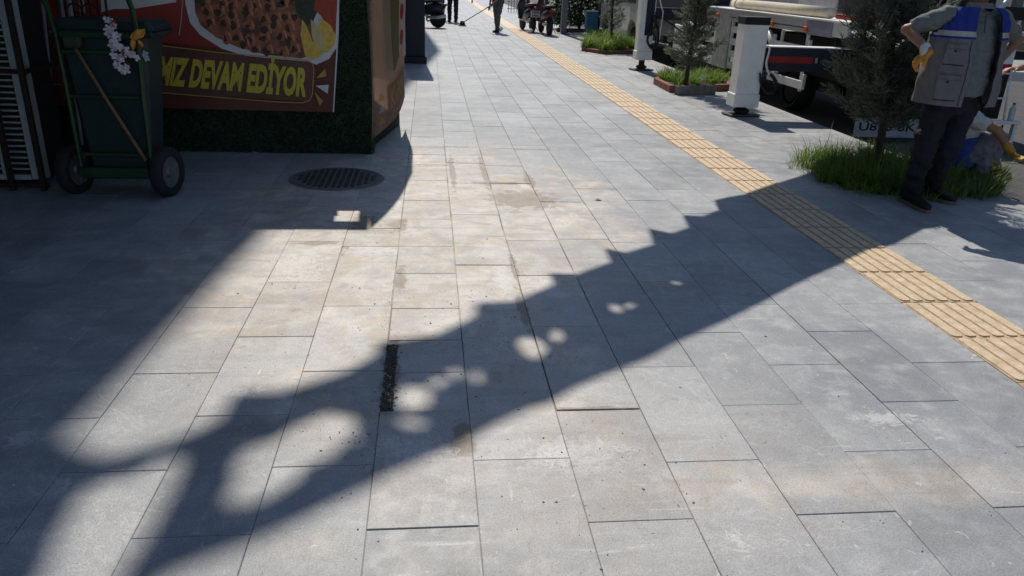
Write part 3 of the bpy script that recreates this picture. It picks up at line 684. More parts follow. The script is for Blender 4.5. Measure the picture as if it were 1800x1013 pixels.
MB().tube([PY(222, 80, 5.31), PY(240, 100, 5.31), PY(262, 108, 5.30)], .004, 5).build('stem', STM, fg)
of = thing('orange_flower', 'drooping orange artificial flower tied on the cart corner', 'flower', tuple(PY(242, 62, 5.27)))
ofm = MB()
def petal(pts, th=.006):
    a = [PY(x_, y_, 5.25+(i % 2)*.012) for i, (x_, y_) in enumerate(pts)]; ofm.prism(a, (0, th, 0))
for pts in ([(228, 66), (232, 58), (241, 51), (247, 54), (246, 64), (240, 71), (233, 70)], [(244, 52), (254, 51), (255, 58), (251, 66), (244, 68)], [(230, 70), (238, 72), (238, 80), (234, 90), (229, 80)], [(243, 71), (248, 73), (253, 80), (250, 84), (244, 77)]): petal(pts)
ofm.build('petals', OF, of); MB().tube([PY(241, 50, 5.3), PY(236, 60, 5.29), PY(239, 72, 5.29)], .005, 5).build('stem', STM, of)

# ================================================================== CAGED AIR CONDITIONER AND CLUTTER
UY = 5.62
UNIT = M('unit_white', (.42, .46, .47), .5, var=.12, scale=5); DARKIN = M('unit_inside', (.012, .012, .013), .8); CAGE = M('cage_brown', (.03, .021, .017), .55, .3, var=.3, scale=18)
ac = thing('air_conditioner', 'white louvred outdoor air conditioner unit behind brown bars', 'air conditioner', (-3.1, UY+.2, 0))
xr = PY(79, 318, UY).x
MB().box((xr-.9, UY+.03, .06), (xr-.012, UY+.42, 1.6), .01).build('inner_core', DARKIN, ac)
MB().box((xr-.085, UY, .05), (xr, UY+.10, 1.62), .006).build('corner_post', UNIT, ac)
MB().box((xr-.9, UY, .05), (xr-.088, UY+.03, .085)).build('bottom_rail', UNIT, ac); MB().box((xr-.9, UY, 1.56), (xr-.088, UY+.03, 1.62)).build('top_rail', UNIT, ac)
for k in range(6): MB().box((xr-.27-.16*k, UY-.002, .086), (xr-.235-.16*k, UY+.028, 1.559), .003).build('mullion', UNIT, ac)
fme = MB().box((-.9, 0, -.006), (0, .02, .006), .003).mesh('louvre'); fme.materials.append(UNIT)
for k in range(36):
    o = bpy.data.objects.new('louvre', fme); col.objects.link(o); o.parent = ac; o.matrix_parent_inverse = Matrix.Translation(-V(ac.location)); o.location = (xr-.087, UY+.004, .125+.0405*k)
cg = thing('security_cage', 'brown steel bar cage enclosing the white air conditioner', 'cage', (-3.1, UY, 0))
for xx in (xr+.035, xr-.17, xr-.36, xr-.62): MB().box((xx-.017, UY-.12, .0), (xx+.017, UY-.085, 1.75), .003).build('vertical_bar', CAGE, cg)
for z_ in (.03, .8, 1.7): MB().box((xr-1., UY-.084, z_-.014), (xr+.06, UY-.056, z_+.014), .003).build('horizontal_bar', CAGE, cg)
for z_ in (.8, 1.7): MB().box((xr+.022, UY-.055, z_-.014), (xr+.048, UY+.6, z_+.014), .003).build('side_bar', CAGE, cg)
# leaning poles, sheeting and an iron grille between the cage and the cart
rg = random.Random(8)
gr = thing('iron_grille', 'dark wrought iron grille leaning between the cage and the cart', 'grille', (-2.6, 6.05, 0))
xg = -2.63
for k in range(7):
    x_ = xg+.055*k; MB().tube([(x_, 6.05, .02), (x_+.005, 6.08, .8), (x_+.01, 6.12, 1.7)], .009, 6).build('bar', CAGE, gr)
for k in range(6):
    for s_ in (0, 1):
        z_ = .25+.22*k; c = V((xg+.16+.1*(s_-.5), 6.07+.03*z_, z_)); MB().tube([c+V((.07*math.cos(a*.5)*(1-a/22), 0, .1*math.sin(a*.5)*(1-a/22))) for a in range(0, 17)], .006, 5).build('scroll', CAGE, gr)
for z_ in (.2, .82, 1.5): MB().tube([(xg-.03, 6.04+.03*z_, z_), (xg+.36, 6.04+.03*z_, z_)], .01, 6).build('bar', CAGE, gr)
for i, (pxa, pya, pxb, pyb, Y_, r_, c_) in enumerate(((44, -20, 78, 250, 6.0, .016, (.30, .31, .34)), (72, -20, 95, 200, 6.15, .012, (.28, .27, .33)), (104, -20, 150, 290, 6.2, .013, (.34, .34, .36)), (118, -20, 160, 270, 6.25, .018, (.36, .37, .36)), (140, -20, 160, 160, 6.4, .02, (.4, .42, .42)))):
    a, b = PY(pxa, pya, Y_), PY(pxb, pyb, Y_-.12); lab = ('pale pole leaning against the cage side', 'slim lilac grey pole behind the iron grille', 'thin pale rod leaning behind the cart bin', 'grey white pole standing by the cart bin', 'thick white pole nearest the shop wall')[i]
    d = (b-a).normalized(); b = a+d*((a.z-.01)/-d.z)
    tag(MB().tube([a, a.lerp(b, .5), b], r_, 8).build('leaning_pole', M('pole%d' % i, c_, .5, var=.15), smooth=True), lab, 'pole', 'poles leaning behind the cart')
sd_ = thing('storefront', 'dark brown shop front with narrow glazing behind the cart', 'storefront', (-3.2, 7.2, 0))
MB().box((-4.19, 7.0, 0), (-2.9, 7.2, 3.0)).build('wall', SHOP, sd_)
for x_ in (-3.05, -3.4, -3.75): MB().box((x_-.04, 6.95, 0), (x_+.04, 6.999, 3.0), .005).build('mullion', M('shop_frame', (.05, .03, .022), .5), sd_)

# ================================================================== VEGETATION
BARK = M('bark', (.06, .045, .035), .9, var=.35, scale=30, bump=.6)
GR1 = leafmat('grass_blades', (.045, .105, .015), (.25, .37, .06), .45, .5)
GR2 = leafmat('grass_dry', (.07, .12, .03), (.20, .22, .09), .35, .6)
NEED = leafmat('needle_sprays', (.05, .062, .045), (.24, .26, .19), .4, .7)
SOIL = M('soil', (.06, .045, .03), .95, var=.4, scale=20, bump=.8)
def in_poly(x_, y_, poly):
    c = False; n_ = len(poly)
    for i in range(n_):
        (xa, ya), (xb, yb) = poly[i], poly[i-1]
        if (ya > y_) != (yb > y_) and x_ < (xb-xa)*(y_-ya)/(yb-ya)+xa: c = not c
    return c
def grass(name, poly, n_, h0, h1, mat, seed, parent=None, z=.0, spread=.5, width=.004):
    rg = random.Random(seed); m_ = MB(); xs = [p[0] for p in poly]; ys = [p[1] for p in poly]; k = 0
    while k < n_:
        x_, y_ = rg.uniform(min(xs), max(xs)), rg.uniform(min(ys), max(ys))
        if not in_poly(x_, y_, poly): continue
        k += 1; cl = .55+.9*max(0, noise.noise(V((x_*3.1, y_*3.1, seed)))+.35)
        h = rg.uniform(h0, h1)*min(1.5, cl); a = rg.uniform(0, 6.283); d = V((math.cos(a), math.sin(a), 0)); s_ = V((-d.y, d.x, 0))
        ln = rg.uniform(.1, spread)*h; wd = width*rg.uniform(.7, 1.3); p0 = V((x_, y_, z)); pts = []
        for j in range(4):
            f = j/3; c = p0+V((0, 0, h*(f-.22*f*f*spread*1.4)))+d*ln*f*f*1.6; ww = wd*(1-f*.95); pts += [c-s_*ww, c+s_*ww]
        m_.add(pts, [(0, 1, 3, 2), (2, 3, 5, 4), (4, 5, 7, 6)])
    o = m_.build(name, mat, parent, fix=False); return o
def conifer(name, label, base, h, prof, nb, seed, crown0, grp='young conifers along the kerb', spr=1.0, lean=(0, 0), mat=None):
    rg = random.Random(seed); base = V(base); t = thing(name, label, 'tree', base, grp)
    def trunk(z_): f = z_/h; return base+V((lean[0]*f+.03*math.sin(z_*2.1+seed), lean[1]*f+.03*math.cos(z_*1.7+seed)-.03*math.cos(seed), z_))
    N = 12; MB().tube([trunk(h*i/N) for i in range(N+1)], [.032*(1-.85*i/N)*(h/2.4)+.003 for i in range(N+1)], 8).build('trunk', BARK, t, smooth=True)
    br = MB(); cr = MB()
    def spray(p, d, L):
        d = d.normalized(); u = d.orthogonal().normalized(); u.rotate(Matrix.Rotation(rg.uniform(0, 6.28), 3, d)); w_ = d.cross(u)
        for k in range(7):
            f = k/6; a = rg.uniform(0, 6.28); e = (d*.75+(u*math.cos(a)+w_*math.sin(a))*.75*(1.15-f)).normalized(); l = L*rg.uniform(.35, .6); c = p+d*L*f*.75; sd2 = e.orthogonal().normalized(); sd2.rotate(Matrix.Rotation(rg.uniform(0, 6.28), 3, e)); q = sd2*L*.045
            cr.add([c-q, c+q, c+e*l*.6+q*.9, c+e*l, c+e*l*.6-q*.9], [(0, 1, 2, 3, 4)])
    for i in range(nb):
        z_ = crown0+(h*.98-crown0)*(i+rg.random())/nb; f = (z_-crown0)/(h-crown0)
        a = i*2.399+rg.uniform(-.4, .4); R_ = prof(f)*rg.uniform(.5, 1.15)*(1+.55*noise.noise(V((math.cos(a)*1.6+seed, math.sin(a)*1.6, z_*2.6)))); el = rg.uniform(.25, .85)
        o_ = trunk(z_); dr = V((math.cos(a), math.sin(a), math.tan(el)*.8)); tip = o_+dr*R_+V((0, 0, -.1*R_)); midp = o_.lerp(tip, .5)+V((0, 0, -.06*R_))
        br.tube([o_, midp, tip], [.006, .004, .002], 4, cap=False)
        nsp = int((10+22*R_/.4)*spr)
        for k in range(nsp):
            g_ = rg.uniform(.12, 1.0)**.8; c = o_.lerp(midp, g_*2) if g_ < .5 else midp.lerp(tip, g_*2-1)
            dd = dr.normalized()+V((rg.uniform(-1, 1), rg.uniform(-1, 1), rg.uniform(-.5, 1.)))*.85
            c = c+V((rg.uniform(-1, 1), rg.uniform(-1, 1), rg.uniform(-1, 1)))*.03
            spray(c, dd, rg.uniform(.05, .10))
    b_ = br.build('branches', BARK, t, fix=False); cr.build('crown', mat or NEED, t, fix=False); return t
NEARX, NEARY = 3.92, 6.35
conifer('conifer_tree', 'bushy dark young conifer rising behind the man in the grey vest', (NEARX, NEARY, 0), 2.7, lambda f: .58*(1-.55*f)*(.78+.22*math.sin(f*9)), 230, 2, .40, spr=1.7, lean=(-.14, 0))
mb_ = G(1209, 147, .1)
conifer('conifer_tree', 'slender grey green conifer in the brick edged planter before the truck', (mb_.x, mb_.y, .06), 2.5, lambda f: .37*(1-.3*f)*(.8+.2*math.sin(f*11)), 140, 5, .22, spr=1.5, lean=(-.02, 0))
fb_ = G(1074, 74, .15)
conifer('conifer_tree', 'thin sparse conifer in the farthest grassy planter', (fb_.x, fb_.y, .05), 2.5, lambda f: .42*(1-.4*f), 85, 9, .35, spr=.75)

# near bed: no edging, tall rough grass
nb_poly = [tuple(G(x_, y_)[:2]) for x_, y_ in ((1392, 287), (1420, 312), (1470, 332), (1530, 346), (1600, 352), (1680, 352), (1735, 350), (1755, 330), (1745, 312), (1690, 298), (1600, 285), (1540, 276), (1470, 272), (1420, 274))]
bed = MB().prism([((x_-4.15)*.86+4.15, (y_-6.03)*.84+6.03, .001) for x_, y_ in nb_poly], (0, 0, .005)).build('planting_bed', SOIL); tag(bed, 'unedged earth bed of rough grass beside the vest wearing man', 'planting bed')
def clumps(name, poly, ncl, per, h0, h1, mat, seed, parent, z, width, rmin=.05, rmax=.13):
    rg = random.Random(seed); m_ = MB(); xs = [p[0] for p in poly]; ys = [p[1] for p in poly]; k = 0
    while k < ncl:
        cx, cy = rg.uniform(min(xs), max(xs)), rg.uniform(min(ys), max(ys))
        if not in_poly(cx, cy, poly): continue
        k += 1; hc = rg.uniform(h0, h1); R_ = rg.uniform(rmin, rmax); wind = V((rg.uniform(-.5, .5), rg.uniform(-.5, .5), 0))
        for j in range(per):
            a = rg.uniform(0, 6.283); rr = R_*math.sqrt(rg.random())*.6; d = (V((math.cos(a), math.sin(a), 0))+wind*.8); d.normalize(); s_ = V((-d.y, d.x, 0))
            p0 = V((cx+math.cos(a)*rr, cy+math.sin(a)*rr, z)); h = hc*rg.uniform(.45, 1.15); ln = h*rg.uniform(.2, 1.35); droop = rg.uniform(.15, .75)*(ln/h); wd = width*rg.uniform(.6, 1.3); pts = []
            for q in range(5):
                f = q/4; c = p0+V((0, 0, h*f*(1-droop*f*f*.75)))+d*ln*f**1.6; ww = wd*(1-f**1.5*.97); pts += [c-s_*ww, c+s_*ww]
            m_.add(pts, [(0, 1, 3, 2), (2, 3, 5, 4), (4, 5, 7, 6), (6, 7, 9, 8)])
    return m_.build(name, mat, parent, fix=False)
tag(clumps('grass', nb_poly, 190, 34, .09, .25, GR1, 3, bed, .002, .0036, .07, .18), kind='stuff')
core = [((x_-4.1)*.7+4.1, (y_-6.05)*.6+6.02) for x_, y_ in nb_poly]
tag(clumps('tall_grass', core, 24, 26, .24, .42, GR1, 13, bed, .002, .0042), kind='stuff')
tag(clumps('dry_grass', nb_poly, 60, 10, .15, .36, GR2, 23, bed, .002, .003), kind='stuff')
dry = [tuple(G(x_, y_)[:2]) for x_, y_ in ((1690, 348), (1738, 353), (1760, 335), (1750, 300), (1700, 300))]
tag(clumps('weeds', dry, 22, 40, .10, .26, GR2, 4, bed, .002, .004), kind='stuff')
# brick planter
BRK = M('brick', (.26, .115, .08), .85, var=.25, scale=14, bump=.5); CONC = M('kerb_block', (.20, .185, .165), .85, var=.25, scale=12, bump=.5)
pl = [G(1148, 148), G(1176, 163), G(1195, 163), G(1257, 162), G(1284, 158), G(1290, 140), G(1165, 136)]
pt = thing('brick_planter', 'low planter edged with bricks and a concrete block, full of grass', 'planter', (mb_.x, mb_.y, 0))
def edge_block(a, b, nm, mat, h=.10, t_=.075, n_=1, gap=.006):
    a, b = V((a.x, a.y, 0)), V((b.x, b.y, 0)); d = (b-a); ln = d.length; d.normalize(); nn = V((-d.y, d.x, 0))
    for i in range(n_):
        p = a+d*(ln*i/n_+gap/2); q = a+d*(ln*(i+1)/n_-gap/2)
        c = [p, q, q+nn*t_, p+nn*t_]
        m_ = MB().prism([V((v.x, v.y, .001)) for v in c], (0, 0, h)); o = m_.build(nm, mat, pt)
        bm = bmesh.new(); bm.from_mesh(o.data); bmesh.ops.bevel(bm, geom=bm.edges[:], offset=.005, segments=1, affect='EDGES'); bm.to_mesh(o.data); bm.free()
edge_block(pl[0], pl[1], 'brick', BRK, .10, n_=4); edge_block(pl[1], V((pl[2].x+.02, pl[1].y+.0, 0)), 'brick', BRK, .105)
edge_block(G(1191, 168), G(1258, 167), 'concrete_block', CONC, .125, .10); edge_block(G(1259, 161), G(1285, 160), 'brick', BRK, .10)
edge_block(pl[4], pl[5], 'brick', BRK, .09, n_=3); edge_block(pl[5], pl[6], 'brick', BRK, .09, n_=6); edge_block(pl[6], pl[0], 'brick', BRK, .09, n_=2)
ipoly = [tuple(G(x_, y_)[:2]) for x_, y_ in ((1154, 146), (1180, 158), (1200, 158), (1255, 156), (1278, 153), (1284, 141), (1168, 137))]
MB().prism([(x_, y_, .001) for x_, y_ in ipoly], (0, 0, .06)).build('soil', SOIL, pt); tag(clumps('grass', ipoly, 60, 40, .12, .27, GR1, 7, pt, .055, .005), kind='stuff')
# far planter
fpoly = [tuple(G(x_, y_)[:2]) for x_, y_ in ((1022, 90), (1064, 96), (1112, 95), (1118, 80), (1060, 76), (1034, 80))]
fp = MB().prism([(x_, y_, .001) for x_, y_ in fpoly], (0, 0, .07)).build('grass_planter', BRK); tag(fp, 'far low planter overgrown with bright green grass', 'planter')
tag(clumps('grass', fpoly, 95, 40, .22, .42, GR1, 8, fp, .06, .007), kind='stuff')

# ================================================================== CRANE TRUCK
WHT = M('truck_white', (.85, .85, .83), .45, var=.10, scale=4, spec=.5); ALU = M('aluminium', (.60, .60, .60), .45, .3, var=.12, scale=6); NAVY = M('truck_navy', (.012, .014, .028), .4, var=.2); BLK = M('chassis_black', (.012, .012, .013), .6, var=.3)
ORG = M('marker_orange', (.75, .17, .03), .3); REDM = M('stripe_red', (.30, .012, .016), .35); HOSE = M('hose_black', (.014, .014, .015), .45); CANV = M('canvas', (.62, .55, .43), .8, var=.12, scale=12, bump=.4, bscale=40); STEEL = M('steel_plate', (.55, .55, .53), .5, .3, var=.3, scale=8)
tk = thing('crane_truck', 'white crane truck with extended outriggers parked along the kerb', 'truck', (5.9, 12.5, -.14))
def tb_(name, lo, hi, mat, bev=.006, parent=None): return MB().box(lo, hi, bev).build(name, mat, parent or tk)
tb_('chassis', (5.25, 9.0, .40), (6.75, 18.6, .68), BLK)
tb_('deck', (5.0, 9.2, 1.10), (7.1, 14.9, 1.155), WHT)
tb_('side_rail', (4.985, 10.31, .965), (5.03, 14.85, 1.135), ALU); tb_('rail_cap', (4.975, 9.62, .95), (5.035, 10.30, 1.14), M('rail_cap_grey', (.27, .27, .36), .4)); tb_('side_rail', (4.985, 9.21, .965), (5.03, 9.61, 1.14), ALU)
tb_('rail_lip', (4.97, 9.2, 1.136), (5.06, 14.86, 1.16), WHT, .004); tb_('rail_groove', (4.978, 10.31, 1.02), (4.984, 14.84, 1.03), BLK, 0)
for px, py in ((1263, 27), (1304, 34), (1357, 42), (1417, 51)):
    c = PX(px, py, 4.97); tb_('marker_light', (4.945, c.y-.05, c.z-.032), (4.984, c.y+.05, c.z+.032), ORG, .006)
# inner dark bulkhead that closes the view beneath the deck
tb_('fuel_tank', (5.5, 12.4, .3), (5.9, 14.6, .85), BLK, .03); tb_('tool_box', (5.35, 9.9, .2), (5.9, 11.9, .9), BLK, .02)
tb_('mud_guard', (5.12, 8.95, .1), (7.0, 9.0, .9), BLK)
def slat_panel(y0, y1, z0, z1, n_, x_=5.0, fr=.045, mat=WHT):
    for yy in (y0, y1-fr): tb_('panel_post', (x_-.012, yy, z0), (x_+.03, yy+fr, z1), mat, .004)
    st = (z1-z0)/n_
    for i in range(n_): tb_('slat', (x_-.008, y0+fr+.001, z0+st*i), (x_+.02, y1-fr-.001, z0+st*i+st*.55), mat, .004)
slat_panel(13.74, 15.4, .20, .92, 4); slat_panel(12.42, 13.0, .22, .98, 4)
for i in range(4): tb_('panel_stile', (4.99, 12.68, .22+.19*i+.106), (5.02, 12.74, .22+.19*i+.189), WHT, .003)
ck = tb_('checker_plate', (4.975, 13.03, .20), (5.03, 13.70, 1.125), STEEL, .004); cb = MB(); rg = random.Random(6)
for i in range(9):
    for j in range(16):
        y_, z_ = 13.08+.07*i, .30+.053*j; r_ = Matrix.Rotation(math.radians(45 if (i+j) % 2 else -45), 3, 'X'); cb.box((4.970, y_-.022, z_-.006), (4.9745, y_+.022, z_+.006), .0, r_)
tag(cb.build('plate_studs', STEEL, ck, fix=False), kind='stuff')
slat_panel(10.16, 11.32, .24, .44, 1, 5.0); slat_panel(10.16, 11.32, .70, .88, 1, 5.0); tb_('guard_post', (5.03, 10.30, .2), (5.06, 10.36, .95), WHT, .004); tb_('guard_post', (5.03, 11.1, .2), (5.06, 11.16, .95), WHT, .004)
MB().tube([PX(1340, 62, 5.0), PX(1352, 58, 5.0), PX(1358, 76, 5.0), PX(1357, 90, 5.0)], .05, 8).build('wheel_arch', WHT, tk, smooth=True)
for c, nm in (((5.24, 16.55, .19), 'front'), ((5.3, 10.9, .19), 'rear')): wheel('wheel', c, .33, .26, tk, (1, 0, 0), RUB, STEEL)
tb_('cab', (5.02, 15.45, .58), (7.0, 18.4, 2.6), NAVY, .05); tb_('cab_step', (4.98, 15.6, .25), (5.3, 16.1, .75), WHT, .01); tb_('cab_floor', (5.02, 16.95, .3), (7.0, 18.4, .575), NAVY, .02)
tb_('crane_base', (5.5, 9.35, 1.157), (6.9, 10.6, 1.9), NAVY, .03); tb_('crane_pedestal', (5.3, 9.25, 1.157), (5.49, 10.2, 1.22), REDM, .01)
tb_('control_box', (5.35, 13.2, 1.16), (6.0, 14.2, 1.7), M('box_grey', (.3, .3, .33), .5), .02); tb_('control_box', (5.6, 10.8, 1.16), (6.3, 12.0, 1.6), M('box_lilac', (.36, .36, .42), .5), .02)
# outrigger one
L1 = 9.30
def leg(xa, xb, y_, z0, z1, cap, dark):
    lg = tb_('outrigger_leg', (xa, y_, z0), (xb, y_+.24, z1), WHT, .012)
    tb_('sleeve', (xa-.012, y_-.012, z0), (xb+.012, y_+.252, z0+.16), WHT, .01, lg)
    if cap: MB().box((xa-.004, y_-.004, z1-.085), (xb+.004, y_+.244, z1+.004), .004).build('cap', BLK, lg)
    if dark: MB().box((xa+.10, y_-.006, .62), (xb-.02, y_-.001, z1-.02)).build('dark_panel', NAVY, lg)
    c = V(((xa+xb)/2, y_+.12, 0))
    MB().lathe([(.055, .03), (.055, z0+.02)], c, (0, 0, 1), 16).build('jack_rod', BLK, lg); MB().lathe([(.05, .028), (.10, .05), (.10, .075), (.05, .1)], c, (0, 0, 1), 16).build('ball_joint', BLK, lg)
    MB().box((c.x-.20, c.y-.13, .004), (c.x+.20, c.y+.13, .03), .008, Matrix.Rotation(.15, 3, 'Z')).build('foot_pad', M('pad_steel', (.10, .10, .10), .5, .4, var=.4), lg); return lg
x1a, x1b = PY(1290, 185, L1).x, PY(1330, 195, L1).x
leg(x1a, x1b, L1, .12, 1.17, True, False)
bm1 = tb_('outrigger_beam', (x1b+.001, L1+.02, .56), (5.3, L1+.22, .835), NAVY, .004); MB().box((x1b+.03, L1+.012, .66), (x1b+.62, L1+.019, .735)).build('red_stripe', REDM, bm1); MB().box((x1b+.001, L1+.005, .838), (5.3, L1+.225, .85)).build('white_edge', WHT, bm1)
for i in range(3): MB().box((x1b+.65+.05*i, L1+.012, .665), (x1b+.68+.05*i, L1+.019, .73)).build('beam_mark', M('mark_grey', (.3, .3, .3)) if i == 0 else BLK, bm1)
tb_('beam_lamp', (5.32, L1+.0, .60), (5.42, L1+.03, .68), M('lamp_red', (.35, .02, .02), .3), .01)
x2a, x2b = 3.76, 4.03
leg(x2a, x2b, 14.25, .19, 2.0, False, True); tb_('outrigger_beam', (x2b+.001, 14.30, .9), (5.3, 14.46, 1.1), NAVY)
MB().tube([V((x2b+.07, 14.3, 1.6)), V((x2b+.07, 14.28, 1.2)), V((x2b+.14, 14.26, 1.02)), V((x2b+.12, 14.26, .55))], .011, 6).build('guard_tube', WHT, tk, smooth=True)
tb_('mud_flap', (4.2, 14.48, .62), (4.42, 14.5, 1.02), M('flap_grey', (.33, .33, .32), .6), .004)
def loop(name, pts, r, mat=HOSE): return MB().tube(pts, r, 8).build(name, mat, tk, smooth=True)
def spline(p, n_=8):
    out = []
    for i in range(len(p)-1):
        p0, p1, p2, p3 = p[max(i-1, 0)], p[i], p[i+1], p[min(i+2, len(p)-1)]
        for j in range(n_):
            t_ = j/n_; out.append(.5*((2*p1)+(p2-p0)*t_+(2*p0-5*p1+4*p2-p3)*t_*t_+(3*p1-p0-3*p2+p3)*t_**3))
    return out+[p[-1]]
loop('hose', spline([PY(1148, 24, 14.2), PY(1152, 45, 14.18), PY(1143, 55, 14.15), PY(1138, 72, 14.15), PY(1146, 85, 14.15), PY(1156, 75, 14.2), PY(1156, 50, 14.22), PY(1150, 26, 14.24)]), .022)
loop('hose', spline([PY(1152, 22, 14.25), PY(1165, 32, 14.3), PY(1190, 50, 14.4), PY(1205, 62, 14.6)]), .016)
loop('hose', spline([PY(1150, 30, 14.2), PY(1146, 50, 14.2), PY(1152, 68, 14.2), PY(1150, 84, 14.18), PY(1144, 78, 14.18)]), .018)
loop('hose', spline([PY(1336, 128, L1-.03), PY(1338, 150, L1-.03), PY(1350, 164, L1-.03), PY(1362, 155, L1-.02), PY(1360, 140, L1-.02), PY(1352, 130, L1)]), .013)
loop('hose', spline([PY(1340, 132, L1), PY(1356, 131, L1-.03), PY(1366, 148, L1-.04), PY(1358, 166, L1-.04)]), .011)
loop('guard_tube', spline([PY(1344, 82, L1-.02), PY(1353, 85, L1-.03), PY(1347, 112, L1-.04), PY(1352, 132, L1-.04)], 5), .012, WHT)
# number plate hung under the tail
pc0, pc1 = PY(1505, 207, 8.55), PY(1612, 243, 8.55)
npm = MB().box((pc0.x, 8.54, pc1.z), (pc1.x, 8.56, pc0.z), .006).build('number_plate', M('tail_plate', (.40, .41, .46), .5), tk)
pts, fs = text_mesh('U826 8K', .02); tag(MB().add([V((pc0.x+.05+(pc1.x-pc0.x-.1)*p[0], 8.5385, pc1.z+.08+(pc0.z-pc1.z-.13)*p[1]/.73)) for p in pts], fs).build('plate_lettering', BLK, npm, fix=False), kind='stuff')
tb_('tail_bumper', (4.95, 8.565, .05), (6.6, 8.66, .5), BLK); tb_('tail_frame', (5.15, 8.67, .15), (5.35, 9.3, .9), BLK)
for z0, z1, m_ in ((.55, .66, ALU), (.80, .90, BLK), (1.0, 1.12, ALU), (1.25, 1.4, BLK)): tb_('rear_beam', (5.45, 9.02, z0), (8.6, 9.15, z1), m_)
for x_ in (6.2, 7.0, 7.8): tb_('rear_post', (x_, 9.155, .1), (x_+.09, 9.25, 1.9), M('post_grey', (.2, .2, .21), .5))
MB().tube([(6.3, 9.0, 1.0), (6.75, 9.0, 1.45), (7.1, 9.0, 2.0)], .04, 8).build('crane_strut', ALU, tk)
# rolled canvas on the deck
ra, rb_ = PX(1300, 15, 5.16), PX(1470, 12, 5.16)
cr_ = thing('canvas_roll', 'cream canvas roll lying along the truck deck', 'canvas roll', tuple(ra))
rz = 1.155+.075
MB().tube([V((5.16, 13.45, rz+.01)), V((5.15, 13.0, rz)), V((5.17, 12.2, rz+.004)), V((5.16, 11.2, rz)), V((5.16, 10.05, rz))], [.066, .075, .073, .075, .07], 16).build('roll', CANV, cr_, smooth=True)
MB().lathe([(.085, -.004), (.085, .004)], (5.16, 13.25, rz), (0, 1, 0), 18).build('tie_strap', M('strap', (.4, .36, .3), .8), cr_); MB().lathe([(.085, -.004), (.085, .004)], (5.16, 12.95, rz), (0, 1, 0), 18).build('tie_strap', M('strap', (.4, .36, .3), .8), cr_)
# tail parts seen right of the man: striped panel, access ladder
wp = [PY(1782, 52, 8.3), PY(1795, 52, 8.3), PY(1783, 126, 8.3), PY(1750, 126, 8.3), PY(1762, 100, 8.3)]
st_ = thing('warning_board', 'white and red striped warning board standing behind the man', 'warning board', (wp[2].x, 8.3, -.14))
def quad(nm, pts, mat): MB().prism([PY(x_, y_, 8.3) for x_, y_ in pts], (0, .03, 0)).build(nm, mat, st_)
quad('white_field', [(1776, 62), (1793, 62), (1780, 113), (1740, 113)], WHT); quad('red_band', [(1740, 113.3), (1779.8, 113.3), (1776, 128), (1740, 128)], M('band_red', (.42, .02, .05), .4)); quad('red_band', [(1777, 54), (1795, 54), (1793, 61.7), (1776, 61.7)], M('band_red', (.42, .02, .05), .4)); quad('grey_head', [(1777, 46), (1796, 46), (1795, 53.7), (1777, 53.7)], WHT)
q0, q1 = PY(1745, 128.4, 8.3), PY(1776, 128.4, 8.3); MB().box((q0.x, 8.3, -.138), (q0.x+.04, 8.33, q0.z)).build('post', BLK, st_)
ld = thing('access_ladder', 'small white tubular access ladder behind the man by the water bottle', 'ladder', tuple(PY(1765, 222, 8.2)))
la, lb = PY(1777, 128, 8.25), PY(1763, 218, 8.25); da = V((-.36, 0, 0))
for o_ in (V((0, 0, 0)), da): MB().tube([la+o_+V((0, 0, .02)), lb+o_], .012, 6).build('rail', WHT, ld, smooth=True)
for f in (.02, .5, .97): MB().tube([la.lerp(lb, f), la.lerp(lb, f)+da], .011, 6).build('rung', WHT, ld, smooth=True)
for o_ in (V((0, 0, 0)), da): MB().tube([lb+o_+V((0, 0, -.012)), V((lb.x+o_.x, lb.y, -.139))], .012, 6).build('foot', BLK, ld)
wbp = PY(1768, 212, 8.2); wbt = thing('water_bottle', 'small clear plastic water bottle lying beside the white ladder', 'bottle', tuple(wbp))
CLR = M('clear_plastic', (.55, .6, .65), .12, var=.1, spec=.7)
wz = wbp.z
MB().lathe([(.001, 0), (.03, .003), (.032, .05), (.029, .06), (.032, .07), (.032, .13), (.013, .165), (.013, .18)], (wbp.x+.05, 8.2, wz), (0, 0, 1), 14).build('bottle_body', CLR, wbt, smooth=True); MB().lathe([(.015, .181), (.015, .197), (.001, .198)], (wbp.x+.05, 8.2, wz), (0, 0, 1), 12).build('cap', M('cap_blue', (.05, .1, .4)), wbt)
bs = MB().box((lb.x-.42, 8.12, wz-.03), (wbp.x+.14, 8.24, wz-.001), .004); bs.box((lb.x-.40, 8.15, -.139), (lb.x-.36, 8.2, wz-.03)); bs.box((wbp.x+.08, 8.15, -.139), (wbp.x+.12, 8.2, wz-.03)); tag(bs.build('step_bench', WHT), 'low white step under the water bottle', 'step')

# ================================================================== FAR THINGS
CAR = M('car_white', (.70, .70, .69), .3, var=.04, coat=.4); 
cy0 = 19.0
car = thing('parked_van', 'white van parked behind the farthest planter', 'van', (5.9, 21.5, -.14))
def sidepoly(pts): return [(5.0, cy0+a, b-.14) for a, b in pts]
bodyp = [(0, .35), (.25, .35), (.35, .62), (.55, .74), (.85, .74), (1.05, .62), (1.15, .35), (3.35, .30), (3.45, .6), (3.65, .74), (3.95, .74), (4.15, .6), (4.25, .33), (4.75, .38), (4.82, .75), (4.7, 1.02), (4.0, 1.12), (3.4, 1.75), (.1, 1.9), (0, 1.6)]
o = MB().prism(sidepoly(bodyp), (1.75, 0, 0)).build('body', CAR, car)
bm = bmesh.new(); bm.from_mesh(o.data); bmesh.ops.bevel(bm, geom=[e for e in bm.edges if abs(e.verts[0].co.x-e.verts[1].co.x) < .01], offset=.04, segments=2, affect='EDGES'); bm.to_mesh(o.data); bm.free()
